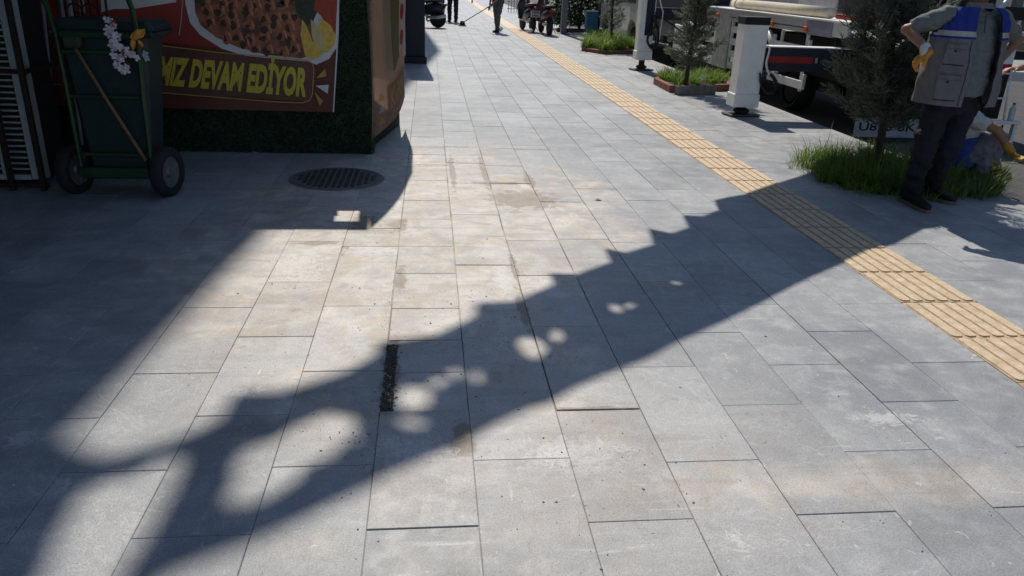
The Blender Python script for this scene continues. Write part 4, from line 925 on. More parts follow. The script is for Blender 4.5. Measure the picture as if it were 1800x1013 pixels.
for a, b in ((.5, 1.7), (1.8, 2.7)): MB().box((4.99, cy0+a, 1.02), (4.999, cy0+b, 1.5)).build('window', GLASS, car)
MB().prism([(4.99, cy0+2.8, .88), (4.99, cy0+3.85, .95), (4.99, cy0+3.35, 1.48), (4.99, cy0+2.8, 1.5)], (.009, 0, 0)).build('window', M('sky_glass', (.10, .16, .26), .1), car)
for a in (.7, 3.8): wheel('wheel', (5.13, cy0+a, .17), .31, .2, car, (1, 0, 0), RUB, STEEL)
MB().sphere((5.03, cy0+4.62, .68), (.05, .14, .11)).build('headlight', M('lens', (.2, .2, .22), .1), car, smooth=True); MB().box((4.95, cy0+3.3, .92), (5.0, cy0+3.42, 1.06), .015).build('mirror', CAR, car)
# pillar
PLY = 14.45
pi_ = thing('street_pillar', 'square dark navy pillar standing beyond the green screen', 'pillar', (-.2, PLY+.15, 0))
PIL = M('pillar_dark', (.014, .016, .026), .45, var=.2)
xa_, xb_ = -.42, PY(747, 60, PLY).x
MB().box((xa_, PLY, .12), (xb_, PLY+.3, 2.8), .008).build('shaft', PIL, pi_); MB().box((xa_-.03, PLY-.03, .0), (xb_+.03, PLY+.33, .119), .01).build('plinth', PIL, pi_)
MB().box((xa_+.04, PLY-.008, .3), (xb_-.04, PLY-.0005, 2.4), .003).build('inset_panel', PIL, pi_)
# square lamp post
GALV = M('galvanised', (.20, .205, .215), .5, .4, var=.15)
pp_ = G(990, 60); po = thing('steel_post', 'grey square steel post at the kerb beside the dark hedge', 'post', (pp_.x, pp_.y, 0))
MB().box((pp_.x-.085, pp_.y-.085, .02), (pp_.x+.085, pp_.y+.085, 5.5), .008).build('shaft', GALV, po); MB().box((pp_.x-.17, pp_.y-.17, .001), (pp_.x+.17, pp_.y+.17, .019), .004).build('base_plate', GALV, po)
# blue box
BLU = M('box_blue', (.025, .12, .22), .45, var=.15)
b0 = PY(1030, 57, 22.9); b1 = PY(1044, 22, 22.9); bx = thing('blue_cabinet', 'blue metal cabinet on a dark stand beside the white van', 'cabinet', (b0.x+.1, 22.9, 0))
MB().box((b0.x, 22.9, .16), (b0.x+.33, 23.2, .70), .012).build('cabinet', BLU, bx); MB().box((b0.x+.335, 22.85, .02), (b0.x+.38, 23.1, 1.0), .01).build('post', NAVY, bx); MB().box((b0.x+.05, 22.93, .001), (b0.x+.3, 23.17, .159)).build('stand', BLK, bx)
MB().prism([(b0.x+.01, 22.896, .55), (b0.x+.32, 22.896, .55), (b0.x+.32, 22.896, .56), (b0.x+.01, 22.896, .56)], (0, .003, 0)).build('door_seam', NAVY, bx)
tag(MB().box((b0.x-.1, 22.75, .005), (b0.x+.12, 22.88, .11), .02).build('white_parcel', M('parcel_white', (.65, .65, .63), .6)), 'small white parcel on the ground under the blue cabinet', 'parcel')
# dark hedge tree behind
rg = random.Random(21); hm = MB(); hx0, hx1, hy0, hy1 = 3.9, 5.6, 24.6, 27.5
for i in range(9000):
    c = V((rg.uniform(3.9, 5.8), rg.uniform(24.6, 27.0), rg.uniform(.15, 2.6))); r_ = noise.noise(c*1.3)
    if c.y > 25.6 and r_ < 0: continue
    c.y += .25*r_; d = V((rg.gauss(0, 1), rg.gauss(0, 1), rg.gauss(0, 1))).normalized(); u = d.orthogonal()*.05; w_ = d.cross(u).normalized()*.03
    hm.add([c-u, c+w_, c+u, c-w_], [(0, 1, 2, 3)])
hg = thing('dense_hedge', 'dense dark evergreen hedge behind the steel post', 'hedge', (4.8, 25.8, 0)); hm.build('foliage', leafmat('hedge_leaf', (.012, .03, .012), (.03, .06, .022), .2), hg, fix=False)
for x_ in (4.2, 4.8, 5.3): MB().tube([(x_, 25.7, 0), (x_+.05, 25.75, 1.2), (x_, 25.7, 2.2)], [.05, .04, .02], 6).build('stem', BARK, hg)
MB().box((3.9, 24.55, .001), (5.9, 24.65, .12), .01).build('edging', M('edge_dark', (.07, .045, .035), .8), hg)

# parked motor scooters
def scooter(name, label, x_, y_, ang, cbody, cseat, plate=None, grp='parked motor scooters'):
    t = thing(name, label, 'scooter', (x_, y_, 0), grp); R3 = Matrix.Rotation(ang, 3, 'Z')
    def W(p): return R3 @ V(p)+V((x_, y_, 0))
    bm_ = M('scoot_'+name+str(round(x_, 1)), cbody, .3, var=.2); se = M('seat_'+str(round(x_, 1)), cseat, .6, var=.2)
    for yy in (-.62, .66): wheel('wheel', W((0, yy, .25)), .25, .12, t, R3 @ V((1, 0, 0)), RUB, STEEL)
    def loftp(rings, nm, mat):
        m_ = MB(); N = 12; vv = []
        for (c, a, b) in rings:
            for k in range(N): th = 6.283*k/N; vv.append(W((c[0]+a*math.cos(th), c[1], c[2]+b*math.sin(th))))
        m_.add(vv, [(i*N+k, i*N+(k+1) % N, (i+1)*N+(k+1) % N, (i+1)*N+k) for i in range(len(rings)-1) for k in range(N)]+[tuple(range(N)), tuple((len(rings)-1)*N+k for k in range(N))])
        return m_.build(nm, mat, t, smooth=True)
    loftp([((0, -.86, .62), .04, .03), ((0, -.8, .58), .13, .12), ((0, -.55, .55), .2, .17), ((0, -.2, .48), .2, .17), ((0, .05, .33), .17, .08), ((0, .4, .32), .16, .06)], 'tail_body', bm_)
    loftp([((0, -.75, .78), .1, .03), ((0, -.5, .77), .15, .06), ((0, -.1, .74), .14, .05), ((0, .05, .70), .09, .03)], 'seat', se)
    m_ = MB()
    m_.add([W(p) for p in ((-.2, .42, .33), (.2, .42, .33), (.22, .55, .7), (.12, .5, 1.0), (-.12, .5, 1.0), (-.22, .55, .7))]+[W(p) for p in ((-.16, .50, .33), (.16, .50, .33), (.17, .70, .68), (.09, .60, 1.0), (-.09, .60, 1.0), (-.17, .70, .68))], [(0, 1, 2, 3, 4, 5), (11, 10, 9, 8, 7, 6)]+[(i, 6+i, 6+(i+1) % 6, (i+1) % 6) for i in range(6)]); m_.build('leg_shield', bm_, t)
    MB().tube([W((-.34, .42, 1.06)), W((-.15, .5, 1.04)), W((.15, .5, 1.04)), W((.34, .42, 1.06))], .016, 8).build('handlebar', BLK, t, smooth=True)
    for s_ in (-1, 1): MB().tube([W((s_*.2, .5, 1.05)), W((s_*.3, .48, 1.25))], .007, 6).build('mirror_stem', BLK, t); MB().sphere(W((s_*.3, .47, 1.28)), (.06, .02, .04)).build('mirror', BLK, t, smooth=True)
    MB().tube([W((.07, .66, .25)), W((.07, .52, .75)), W((.0, .5, 1.0))], .022, 8).build('fork', STEEL, t); MB().tube([W((-.13, -.3, .3)), W((-.16, -.65, .3)), W((-.17, -.9, .36))], [.04, .05, .045], 10).build('exhaust', STEEL, t, smooth=True)
    MB().tube([W((.12, -.1, .28)), W((.3, -.12, .02))], .01, 6).build('kick_stand', BLK, t); MB().sphere(W((0, -.83, .66)), (.09, .04, .04)).build('tail_light', M('tail_red', (.4, .02, .02), .3), t, smooth=True)
    if plate:
        pm = M('plate_white', (.62, .63, .66), .4); a = W((0, -.88, .5)); o = MB(); o.add([W((-.14, -.90, .62)), W((.14, -.90, .62)), W((.14, -.93, .44)), W((-.14, -.93, .44)), W((-.14, -.885, .62)), W((.14, -.885, .62)), W((.14, -.915, .44)), W((-.14, -.915, .44))], [(0, 1, 2, 3), (7, 6, 5, 4), (0, 4, 5, 1), (1, 5, 6, 2), (2, 6, 7, 3), (3, 7, 4, 0)]); po_ = o.build('number_plate', pm, t)
        for r_ in (0, 1):
            for k in range(4 if r_ else 5):
                xx = -.10+.045*k; zt = .60-.085*r_; yy = -.9045-(.62-zt)/.18*.03
                MB().add([W((xx, yy, zt)), W((xx+.03, yy, zt)), W((xx+.03, yy-.0095, zt-.055)), W((xx, yy-.0095, zt-.055))], [(0, 1, 2, 3)]).build('plate_mark', BLK, po_)
    return t
mp = G(930, 58)
scooter('motor_scooter', 'black scooter with white rear plate and dark red seat parked by the tactile strip', mp.x+.06, mp.y+.95, .12, (.015, .016, .022), (.12, .02, .02), True)
mp2 = G(957, 64)
scooter('motor_scooter', 'second scooter with brown body close beside the plated black one', mp2.x+.15, mp2.y+.95, .05, (.05, .02, .018), (.02, .02, .02))
mp3 = G(752, 49)
scooter('motor_scooter', 'black scooter half hidden behind the dark pillar', mp3.x-.30, mp3.y+.3, 1.35, (.014, .014, .018), (.02, .02, .02))
# white bags by the scooters
for px, py, lab in ((931, 59, 'white plastic bag on the ground behind the plated scooter'), (874+4, 55, 'small white bag at the sweeper’s feet')):
    q = G(px, py); m_ = MB(); rg = random.Random(px)
    m_.sphere((q.x, q.y, .06), (.10, .08, .06), 12, 8); m_.v = [(a+rg.uniform(-.012, .012), b+rg.uniform(-.012, .012), max(.002, c*1.05+rg.uniform(-.01, .02))) for a, b, c in m_.v]
    tag(m_.build('plastic_bag', M('bag_white', (.8, .8, .8), .5)), lab.replace('’', "'").replace("sweeper's feet", 'feet of the sweeping man'), 'bag', 'white bags on the ground')
# cafe table stand at far left and stacked frames
tq = G(765, 36); tbz = thing('market_stand', 'dark framed stand with brown goods near the far standing man', 'stand', (tq.x, tq.y, 0))
for dx in (-.30, .30):
    for dy in (0, .5): MB().box((tq.x+dx-.03, tq.y+dy-.03, 0), (tq.x+dx+.03, tq.y+dy+.03, 1.4), .006).build('leg', NAVY, tbz)
MB().box((tq.x-.34, tq.y-.04, .30), (tq.x+.34, tq.y+.54, .36), .006).build('lower_shelf', NAVY, tbz); MB().box((tq.x-.27, tq.y+.03, .361), (tq.x+.27, tq.y+.05, .9), .01).build('side_board', M('board_grey', (.36, .36, .4), .6), tbz)
for k in range(7):
    rg = random.Random(k); MB().sphere((tq.x-.2+.07*k, tq.y-.02+rg.uniform(-.03, .03), .62+rg.uniform(-.12, .2)), (.09, .06, .09), 10, 7).build('goods_sack', M('sack_brown', (.26, .16, .10), .8, var=.3), tbz, smooth=True)
for i, (pxa, pya, pxb, pyb, nm) in enumerate(((835, 9, 862, 11, 0), (803, 5, 830, 6, 1))):
    a, b = G(pxa, pya), G(pxb, pyb)
    tag(MB().tube([a+V((0, 0, .45)), b+V((0, 0, .45)), b+V((.0, .1, .02))], .05, 6).build('timber_rail', M('rail_dark', (.05, .05, .05), .6)), ('dark low rail lying across the far pavement near the sweeper', 'second dark low rail farther along the pavement')[i], 'rail')
# crates and low trellis by scooters
cq = G(893, 22); cfr = thing('metal_rack', 'pale metal rack standing behind the scooters', 'rack', (cq.x+.3, cq.y+.3, 0))
for k in range(6): MB().box((cq.x+.13*k, cq.y, .0), (cq.x+.13*k+.03, cq.y+.03, 1.1), .004).build('upright', M('rack_pale', (.35, .36, .30), .5), cfr)
for z_ in (.15, .45, .75, 1.05): MB().box((cq.x-.05, cq.y-.031, z_), (cq.x+.75, cq.y-.001, z_+.03), .004).build('rail', M('rack_pale', (.35, .36, .30), .5), cfr)

# opposite side of the street
obd = thing('opposite_building', 'pale building across the street behind the truck', 'building', (19, 30, 0))
MB().box((18, -20, -.1), (24, 120, 12)).build('wall', M('opp_wall', (.30, .29, .27), .85, var=.1), obd)
for i in range(14):
    MB().box((17.9, -12+i*7.5, .0), (17.99, -12+i*7.5+5, 2.9)).build('shop_window', GLASS, obd)

# ================================================================== PEOPLE
SKIN = M('skin', (.30, .155, .10), .5, var=.10, scale=25, spec=.35); SKIN2 = M('skin_light', (.42, .23, .16), .5, var=.10, scale=25)
def skinmesh(m_, voxel, name, mat, parent, it=4, wr=0.0):
    me = m_.mesh(name); o = bpy.data.objects.new('tmp', me); col.objects.link(o)
    r = o.modifiers.new('r', 'REMESH'); r.mode = 'VOXEL'; r.voxel_size = voxel; r.use_smooth_shade = True
    q = o.modifiers.new('s', 'SMOOTH'); q.factor = .5; q.iterations = it
    dg = bpy.context.evaluated_depsgraph_get(); dg.update(); ne = bpy.data.meshes.new_from_object(o.evaluated_get(dg)); bpy.data.objects.remove(o)
    ne.name = name; ne.materials.clear(); ne.materials.append(mat); ne.polygons.foreach_set('use_smooth', [True]*len(ne.polygons))
    if wr:
        ne.update()
        nr_ = [v.normal.copy() for v in ne.vertices]; cs_ = [v.co.copy() for v in ne.vertices]; out_ = []
        for c, n_ in zip(cs_, nr_):
            out_.extend(c+n_*(wr*noise.noise(V((c.x*9, c.y*9, c.z*17)))+wr*.6*noise.noise(V((c.x*22+c.z*14, c.y*22, c.z*30)))))
        ne.vertices.foreach_set('co', out_); ne.update()
    return obj(name, ne, mat, parent)
def limb(m_, pts, rs, n=14):
    pts = [V(p) for p in pts]; P2, R2 = [], []
    for i in range(len(pts)-1):
        for j in range(4): f = j/4; P2.append(pts[i].lerp(pts[i+1], f)); R2.append(rs[i]+(rs[i+1]-rs[i])*f)
    P2.append(pts[-1]); R2.append(rs[-1]); m_.tube(P2, R2, n)
    for p, r in zip(pts, rs): m_.sphere(p, r*.99, 14, 8)
def spine_loft(m_, rings, N=20):       # rings: (centre, side axis, front axis, rx, ry)
    vv = []
    for c, sx_, fx_, rx, ry in rings:
        for k in range(N): a = 6.2832*k/N; vv.append(V(c)+V(sx_)*rx*math.cos(a)+V(fx_)*ry*math.sin(a))
    m_.add(vv, [(i*N+k, i*N+(k+1) % N, (i+1)*N+(k+1) % N, (i+1)*N+k) for i in range(len(rings)-1) for k in range(N)]+[tuple(range(N-1, -1, -1)), tuple((len(rings)-1)*N+k for k in range(N))])
def hand(m_, w, d, palm_n, s=1.0, curl=.6, grow=0.0):
    d = V(d).normalized(); n_ = V(palm_n); n_ = (n_-d*n_.dot(d)).normalized(); sd2 = d.cross(n_)
    for k in range(4): p = w+d*.085*s+sd2*(.030-.020*k)*s; limb(m_, [w+sd2*(.018-.012*k)*s, p], [.019*s+grow, .0125*s+grow], 8)
    for k in range(4):
        L_ = (.068, .078, .072, .056)[k]*s; p = w+d*.085*s+sd2*(.032-.021*k)*s; q = p+(d*math.cos(curl*.6)+n_*math.sin(curl*.6))*L_*.5; e = q+(d*math.cos(curl*1.8)+n_*math.sin(curl*1.8))*L_*.5
        limb(m_, [p, q, e], [.0098*s+grow, .0092*s+grow, .0078*s+grow], 8)
    t0 = w+d*.025*s+sd2*.028*s; t1 = t0+(d*.6+sd2*.75+n_*.3).normalized()*.036*s; limb(m_, [t0, t1, t1+(d*.85+sd2*.25+n_*.5).normalized()*.03*s], [.0135*s+grow, .011*s+grow, .0088*s+grow], 8)
def shoe(heel, toe, parent, up_m, sole_m, z=0.0, w_=.045):
    heel, toe = V((heel[0], heel[1], z)), V((toe[0], toe[1], z)); d = (toe-heel).normalized(); s_ = V((-d.y, d.x, 0)); L_ = (toe-heel).length
    outl = [(0, .7), (.08, .9), (.3, .85), (.55, .95), (.75, 1.08), (.9, .85), (1., .35)]
    def ring(z_, k): return [heel+d*L_*f+s_*w_*q*k+V((0, 0, z_)) for f, q in outl]+[heel+d*L_*f-s_*w_*q*k+V((0, 0, z_)) for f, q in reversed(outl)]
    MB().prism(ring(.002, 1.04), (0, 0, .024)).build('shoe_sole', sole_m, parent)
    m_ = MB(); spine_loft(m_, [(heel+d*L_*f+V((0, 0, .026+h*.5)), s_, V((0, 0, 1)), w_*q, h*.55) for f, q, h in ((.01, .5, .06), (.1, .85, .085), (.3, .85, .085), (.5, .92, .065), (.75, 1.03, .045), (.92, .8, .036), (.99, .3, .02))]); m_.sphere(heel+d*L_*.2+V((0, 0, .08)), (.045, .045, .05))
    skinmesh(m_, .008, 'shoe', up_m, parent, 3)
def head(m_, c, f, s=1.0):
    f = V(f).normalized(); sd2 = f.cross(V((0, 0, 1))).normalized(); R3 = Matrix((sd2, f, V((0, 0, 1)))).transposed()
    m_.sphere(c+V((0, 0, .02*s)), (.076*s, .094*s, .105*s), 18, 12, R3); m_.sphere(c+f*.03*s+V((0, 0, -.055*s)), (.058*s, .068*s, .062*s), 16, 10, R3)
    limb(m_, [c+f*.088*s+V((0, 0, .015*s)), c+f*.112*s+V((0, 0, -.022*s))], [.010*s, .016*s], 8)
    for q in (-1, 1): m_.sphere(c+sd2*.078*s*q-f*.005*s, (.012*s, .022*s, .032*s), 8, 6, R3)
    limb(m_, [c+f*.085*s+sd2*-.022*s+V((0, 0, -.055*s)), c+f*.092*s+V((0, 0, -.055*s)), c+f*.085*s+sd2*.022*s+V((0, 0, -.055*s))], [.008*s, .010*s, .008*s], 8)
    return sd2, R3
def person(name, label, J, C, voxel=.011, group=None, bare=False, gloves=None, belly=0.0, zg=0.0, glove_dirs=None):
    t = thing(name, label, 'person', ((J['ankR'][0]+J['ankL'][0])/2, (J['ankR'][1]+J['ankL'][1])/2, zg), group)
    F = V(J['face']).normalized(); sh = (V(J['shL'])+V(J['shR']))/2; hp = (V(J['hipL'])+V(J['hipR']))/2; ax = (V(J['shL'])-V(J['shR'])).normalized(); hax = (V(J['hipL'])-V(J['hipR'])).normalized()
    sp = (sh-hp).normalized(); fr = sp.cross(ax).normalized(); fr = fr if fr.dot(F) > 0 else -fr
    neck = sh+sp*.05; hd_ = V(J['head']) if 'head' in J else sh+sp*.20+F*.03
    swd = (V(J['shL'])-V(J['shR'])).length/2
    # body: one continuous surface
    b = MB(); sd2, R3 = head(b, hd_, F)
    limb(b, [sh+sp*.0, hd_-V((0, 0, .05))], [.062, .055])
    spine_loft(b, [(hp, hax, fr, .14, .09), (hp.lerp(sh, .4), ax, fr, .13, .09), (hp.lerp(sh, .8), ax, fr, swd*.8, .09), (sh, ax, fr, swd*.7, .05)])
    for s_ in 'RL':
        limb(b, [J['sh'+s_], J['el'+s_], J['wr'+s_]], [.050, .040, .027])
        d = V(J['wr'+s_])-V(J['el'+s_]); gd = (glove_dirs or {}).get(s_, (d, fr))
        if not (gloves and s_ in gloves): hand(b, V(J['wr'+s_]), gd[0], gd[1])
        limb(b, [J['hip'+s_], J['knee'+s_], J['ank'+s_]], [.085, .052, .036])
    skinmesh(b, min(voxel, .008) if voxel < .015 else voxel, 'body', C.get('skin', SKIN), t, 3)
    # hair
    h = MB(); h.sphere(hd_+V((0, 0, .036))-F*.014, (.084, .096, .100), 18, 12, R3); hv = [i for i in range(len(h.v)) if True]
    keep = [f for f in h.f if sum((V(h.v[i])-hd_).dot(F) < .035 or V(h.v[i]).z > hd_.z+.075 for i in f) == len(f) and sum(V(h.v[i]).z > hd_.z-.03 for i in f) == len(f)]
    h.f = keep; h.build('hair', M('hair_dark', (.02, .016, .013), .7), t, smooth=True)
    e = MB()
    for q in (-1, 1): e.sphere(hd_+F*.086+sd2*.03*q+V((0, 0, .018)), .010, 8, 6)
    e.build('eyes', M('eye_dark', (.05, .04, .035), .2), t, smooth=True)
    # trousers
    tr = MB(); spine_loft(tr, [(hp+sp*.10, hax, fr, .175+belly*.4, .125+belly*.5), (hp+sp*.0, hax, fr, .18+belly*.2, .13), (hp-sp*.09, hax, fr, .15, .11)])
    for s_ in 'RL':
        limb(tr, [J['hip'+s_], J['knee'+s_], V(J['ank'+s_])+V((0, 0, .0))], [.102, .080, .066])
    skinmesh(tr, voxel, 'trousers', C['trousers'], t, 3, .018)
    # shirt
    s = MB(); spine_loft(s, [(hp+sp*.04, hax, fr, .185+belly*.5, .13+belly), (hp+sp*.16, ax, fr, .19+belly*.6, .135+belly*1.25), (hp.lerp(sh, .55), ax, fr, .195+belly*.4, .13+belly*.9), (hp.lerp(sh, .8), ax, fr, swd+.025, .13+belly*.2), (sh+sp*.0, ax, fr, swd-.01, .09), (sh+sp*.045, ax, fr, .085, .075)])
    for s_ in 'RL':
        a, e_ = V(J['sh'+s_]), V(J['el'+s_]); f = C.get('sleeve', .62); limb(s, [a, a.lerp(e_, f)], [.075, .062])
        if f > .95: limb(s, [e_, e_.lerp(V(J['wr'+s_]), .92)], [.056, .042])
    skinmesh(s, voxel, 'shirt', C['shirt'], t, 3, .015)
    for s_ in 'RL':
        if 'heel'+s_ in J: shoe(J['heel'+s_], J['toe'+s_], t, C['shoe'], C['sole'], J.get('z'+s_, zg))
    if gloves:
        for s_ in gloves:
            d = V(J['wr'+s_])-V(J['el'+s_]); gd = (glove_dirs or {}).get(s_, (d, fr)); g_ = MB(); hand(g_, V(J['wr'+s_]), gd[0], gd[1], 1.05, .8, .0025); skinmesh(g_, .006, 'work_glove', C['glove'], t, 2)
            c_ = MB(); w_ = V(J['wr'+s_]); limb(c_, [w_+V(gd[0]).normalized()*.03, w_-d.normalized()*.045], [.036, .037]); skinmesh(c_, .007, 'glove_cuff', C['cuff'], t, 2)
    return t, dict(hp=hp, sh=sh, sp=sp, ax=ax, fr=fr, swd=swd)
DENIM = M('dark_trousers', (.012, .0125, .02), .8, var=.25, scale=14, bump=.4, bscale=200); GSHIRT = M('grey_shirt', (.16, .17, .165), .85, var=.14, scale=30, bump=.25, bscale=80)
GLOVE = M('glove_orange', (.66, .27, .02), .6, var=.15); CUFF = M('cuff_white', (.62, .62, .58), .8); SHO = M('shoe_black', (.015, .014, .014), .6); SOLE = M('sole_tan', (.20, .15, .10), .7)
MY = 5.30
hR, tR = G(1584, 352), G(1632, 376); hL, tL = G(1622, 346), G(1680, 361)
J = dict(hipR=(3.665, MY, .80), hipL=(3.875, MY+.02, .80), kneeR=(3.60, MY-.03, .43), kneeL=(3.82, MY+.02, .43), shR=(3.57, MY+.02, 1.365), shL=(3.97, MY+.04, 1.365), elR=PY(1594, 52, MY+.10), elL=PY(1790, 70, MY+.2), wrR=PY(1634, 91, MY-.10), wrL=PY(1752, 112, MY+.10), face=(-.12, -1, 0),
         heelR=hR, toeR=tR, heelL=hL, toeL=tL, head=(3.76, MY-.03, 1.585))
J['ankR'] = hR.lerp(tR, .22)+V((0, 0, .09)); J['ankL'] = hL.lerp(tL, .22)+V((0, 0, .09))
man, fm = person('person', 'person in grey vest with blue shoulders standing hand on hip by the conifer', J, dict(trousers=DENIM, shirt=GSHIRT, shoe=SHO, sole=SOLE, glove=GLOVE, cuff=CUFF, sleeve=.72), .010, gloves='R', belly=.035, glove_dirs={'R': (PY(1610, 108, MY-.06)-PY(1634, 91, MY-.10), V((.3, .2, -1)))})
# vest
VG = M('vest_grey', (.17, .16, .165), .8, var=.1, scale=20, bump=.2, bscale=60); VB = M('vest_blue', (.012, .03, .24), .7, var=.15, scale=20); VR = M('vest_band', (.42, .40, .36), .6); VD = M('vest_piping', (.02, .022, .05), .7)
vprof = [(.775, .262, .205), (.86, .268, .215), (.98, .270, .218), (1.10, .262, .205), (1.22, .252, .182), (1.32, .243, .160), (1.385, .222, .135), (1.43, .165, .118)]
vc = V((3.768, MY+.015, 0)); va = .10
def vest_pt(phi, z_, off=0.0):
    for (za, a1, b1), (zb_, a2, b2) in zip(vprof, vprof[1:]):
        if z_ <= zb_ or zb_ == vprof[-1][0]:
            f = min(1, max(0, (z_-za)/(zb_-za))); rx = a1+(a2-a1)*f; ry = b1+(b2-b1)*f; break
    fold = .024*noise.noise(V((phi*2.2, z_*5, 3)))+.020*noise.noise(V((phi*5+z_*6, z_*11, 9)))+.006*math.sin(phi*7+z_*9)*(1.45-z_)*2
    p = V(((rx+off+fold)*math.sin(phi), -(ry+off+fold)*math.cos(phi), 0)); p.rotate(Matrix.Rotation(-va, 3, 'Z')); return vc+p+V((0, 0, z_))
PH0, PH1 = math.radians(33), math.radians(362-12)      # from his left front edge round the back to his right front edge
def vest_band(nm, z0, z1, mat, nz, off=0.0, par=None, p0=PH0, p1=PH1, nu=70, th=.006):
    m_ = MB(); m_.grid(lambda u, v: vest_pt(p0+(p1-p0)*u, z0+(z1-z0)*v, off+th), nu, nz); m_.grid(lambda u, v: vest_pt(p0+(p1-p0)*(1-u), z0+(z1-z0)*v, off), nu, nz)
    return m_.build(nm, mat, par or man, smooth=True, fix=False)
def armhole(o, zc, r):    # open the armholes
    bm = bmesh.new(); bm.from_mesh(o.data); dl = []
    for f in bm.faces:
        c = f.calc_center_median()
        for s_ in 'RL':
            a = V(J['sh'+s_]); e_ = V(J['el'+s_]); d = (e_-a).normalized(); q = c-a; k = q.dot(d)
            if k > -.02 and (q-d*k).length < r: dl.append(f); break
    bmesh.ops.delete(bm, geom=list(set(dl)), context='FACES'); bm.to_mesh(o.data); bm.free(); return o
vb = armhole(vest_band('vest', .775, 1.225, VG, 14), 1.36, .085)
armhole(vest_band('vest_trim', 1.226, 1.240, VB, 1, .001, vb), 1.36, .085); armhole(vest_band('reflective_band', 1.241, 1.275, VR, 2, .001, vb), 1.36, .085); armhole(vest_band('blue_yoke', 1.276, 1.43, VB, 8, .001, vb), 1.36, .085)
d2 = math.radians
for (a, b, z0, z1) in ((-52, -22, .82, .985), (-50, -22, 1.06, 1.19)):
    vest_band('pocket', z0, z1-.03, VG, 4, .010, vb, d2(360+a), d2(360+b), 10); vest_band('pocket_flap', z1-.028, z1, VG, 2, .017, vb, d2(360+a-1), d2(360+b+1), 10); vest_band('pocket_seam', z0-.008, z0-.002, VD, 1, .008, vb, d2(360+a), d2(360+b), 10)
    p = vest_pt(d2(360+(a+b)/2), z1-.045, .02); MB().sphere(p, .008, 8, 5).build('snap', VD, vb, smooth=True)
vest_band('piping', .78, 1.22, VD, 10, .004, vb, d2(360-16.5), d2(360-15.5), 1); vest_band('piping', .78, 1.38, VD, 10, .002, vb, PH0-.008, PH0+.012, 1)
# collar of the vest and shirt
cl = MB()
for s_, a0, a1 in ((1, 200, 330), (-1, 30, 160)):
    cl.grid(lambda u, v: V((3.765, MY+.01, 1.425+.035*v-.03*abs(math.cos(d2(a0+(a1-a0)*u)))*0))+V(((.098+.02*(1-v))*math.cos(d2(a0+(a1-a0)*u)), (.098+.02*(1-v))*math.sin(d2(a0+(a1-a0)*u)), 0)), 12, 3)
cl.build('collar', VG, vb, smooth=True)
pk = MB(); pk.box((3.742, MY-.163, 1.27), (3.752, MY-.150, 1.385), .002, Matrix.Rotation(-.22, 3, 'X')); pk.build('shirt_placket', M('placket', (.09, .1, .1), .8), man)

# crouching worker
Jc = dict(hipR=PY(1672, 292, 6.18), hipL=PY(1690, 290, 6.30), kneeR=PY(1740, 246, 5.98), kneeL=PY(1752, 240, 6.2), ankR=PY(1722, 304, 6.02), ankL=PY(1738, 296, 6.26), shR=PY(1708, 208, 5.98), shL=PY(1690, 196, 6.34), elR=PY(1752, 228, 5.86), elL=PY(1715, 240, 6.35), wrR=PY(1774, 262, 5.82), wrL=PY(1735, 280, 6.2), face=(.9, -.35, -.1))
Jc['head'] = (V(Jc['shR'])+V(Jc['shL']))/2+V((-.02, .02, .20))
for s_ in 'RL':
    a = V(Jc['ank'+s_]); a.z = .09; Jc['ank'+s_] = a; Jc['heel'+s_] = a+V((-.05, .02, 0)); Jc['toe'+s_] = a+V((.19, -.07, 0))
WSH = M('white_shirt', (.50, .50, .50), .85, var=.1); WTR = M('work_trousers', (.17, .17, .22), .85, var=.25, scale=15)
cman, fc = person('person', 'person crouching behind the grass bed, gloved arm hanging down', Jc, dict(trousers=WTR, shirt=WSH, shoe=SHO, sole=SOLE, glove=M('glove_mustard', (.50, .27, .03), .6), cuff=M('glove_mustard2', (.42, .24, .05), .6), sleeve=.45), .012, gloves='RL')
cv = MB(); hp, sh, ax, fr = fc['hp'], fc['sh'], fc['ax'], fc['fr']
spine_loft(cv, [(hp.lerp(sh, .05), ax, fr, .225, .165), (hp.lerp(sh, .35), ax, fr, .225, .165), (hp.lerp(sh, .62), ax, fr, .215, .155)]); skinmesh(cv, .012, 'blue_vest', M('vest_blue2', (.03, .05, .24), .8, var=.3), cman)

# person at the right edge, reaching with one hand
Jr = dict(hipR=(5.66, 6.28, .74), hipL=(5.86, 6.22, .74), kneeR=(5.52, 6.0, .36), kneeL=(5.82, 6.1, .33), ankR=(5.42, 5.92, -.05), ankL=(5.84, 6.2, -.05), shR=(5.62, 6.36, 1.28), shL=(5.96, 6.2, 1.28), elR=PY(1835, 112, 6.22), elL=(6.1, 6.1, 1.02), wrR=PY(1790, 120, 6.15), wrL=(5.98, 5.95, .86), face=(-.85, -.4, 0),
          heelR=(5.47, 5.94), toeR=(5.24, 5.84), heelL=(5.88, 6.22), toeL=(5.64, 6.12))
person('person', 'person at the right picture edge holding out a bare hand', Jr, dict(trousers=DENIM, shirt=M('dark_shirt', (.04, .045, .06), .8), shoe=SHO, sole=SHO, skin=SKIN2, sleeve=.7), .012, zg=-.14, glove_dirs={'R': (V((-1, .05, -.12)), V((0, -.2, -1)))})

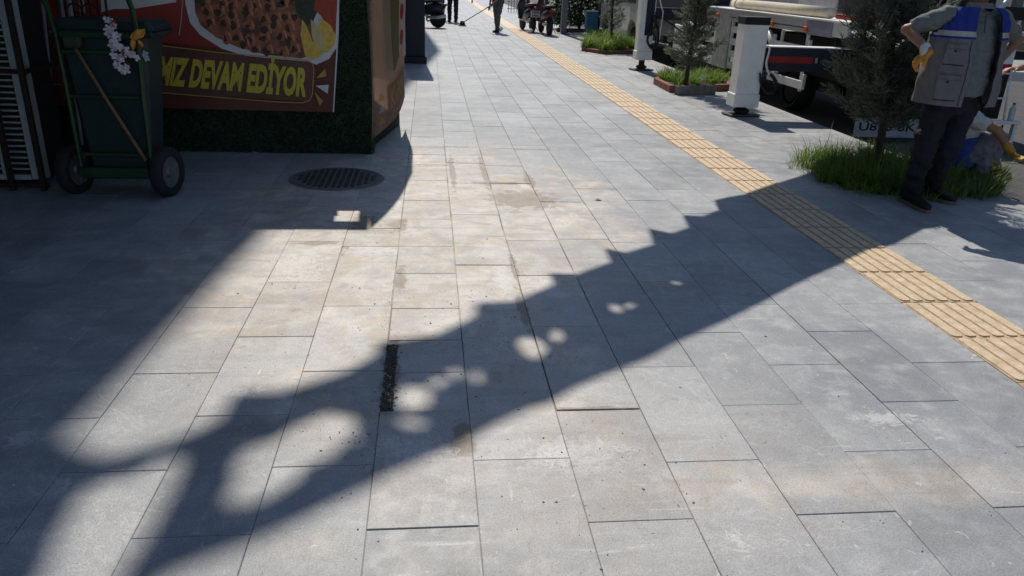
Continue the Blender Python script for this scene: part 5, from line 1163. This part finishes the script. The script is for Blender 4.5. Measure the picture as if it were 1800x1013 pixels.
# sweeper and standing man, far off
def standing(x_, y_, face, spread=.10, step=.06):
    F = V(face).normalized(); s_ = V((-F.y, F.x, 0)); B = V((x_, y_, 0)); d = {}
    d['face'] = F
    for q, nm in ((1, 'L'), (-1, 'R')):
        st2 = F*step*q; a = B+s_*spread*q+st2
        d['hip'+nm] = B+s_*.1*q+V((0, 0, .86)); d['knee'+nm] = B+s_*spread*q+st2*.6+F*.02+V((0, 0, .46)); d['ank'+nm] = a+V((0, 0, .09)); d['heel'+nm] = a-F*.06; d['toe'+nm] = a+F*.2
        d['sh'+nm] = B+s_*.19*q+V((0, 0, 1.42)); d['el'+nm] = B+s_*.25*q+F*-.02+V((0, 0, 1.14)); d['wr'+nm] = B+s_*.24*q+F*.1+V((0, 0, .90))
    return d
sq = G(874, 57); Js = standing(sq.x, sq.y, (-.55, -.6, 0), .07, .09)
panp = G(813, 46); hnd = PY(861, 11, sq.y-.2); Js['wrR'] = V(hnd); Js['elR'] = (V(Js['shR'])+V(hnd))/2+V((-.02, -.1, -.06)); Js['wrL'] = V(hnd)+(V(hnd)-panp).normalized()*.3; Js['elL'] = (V(Js['shL'])+Js['wrL'])/2+V((.05, -.12, -.08))
person('person', 'person in grey trousers and navy top sweeping with a long handled pan', Js, dict(trousers=M('grey_trousers', (.10, .10, .105), .85), shirt=M('navy_top', (.02, .025, .05), .8), shoe=SHO, sole=SHO, sleeve=.6), .018)
sw = thing('dustpan', 'long handled black dustpan held by the sweeping man', 'dustpan', tuple(panp))
MB().tube([panp+V((0, 0, .1)), V(hnd), V(hnd)+(V(hnd)-panp).normalized()*.45], .014, 8).build('handle', M('pan_handle', (.12, .1, .09), .6), sw, smooth=True)
pb2 = MB(); pb2.prism([panp+V((-.14, -.12, .004)), panp+V((.12, -.12, .004)), panp+V((.10, .1, .004)), panp+V((-.1, .1, .004))], (0, 0, .02)); pb2.prism([panp+V((-.1, .06, .025)), panp+V((.1, .06, .025)), panp+V((.06, .06, .15)), panp+V((-.06, .06, .15))], (0, .05, 0)); pb2.build('pan', BLK, sw)
q2 = G(796, 39); person('person', 'person in dark clothes standing near the far stand, only legs in view', standing(q2.x, q2.y, (-.3, -1, 0), .12, .03), dict(trousers=M('black_trousers', (.013, .014, .022), .8), shirt=M('black_top', (.02, .02, .025), .8), shoe=SHO, sole=SHO, sleeve=1.0), .018)
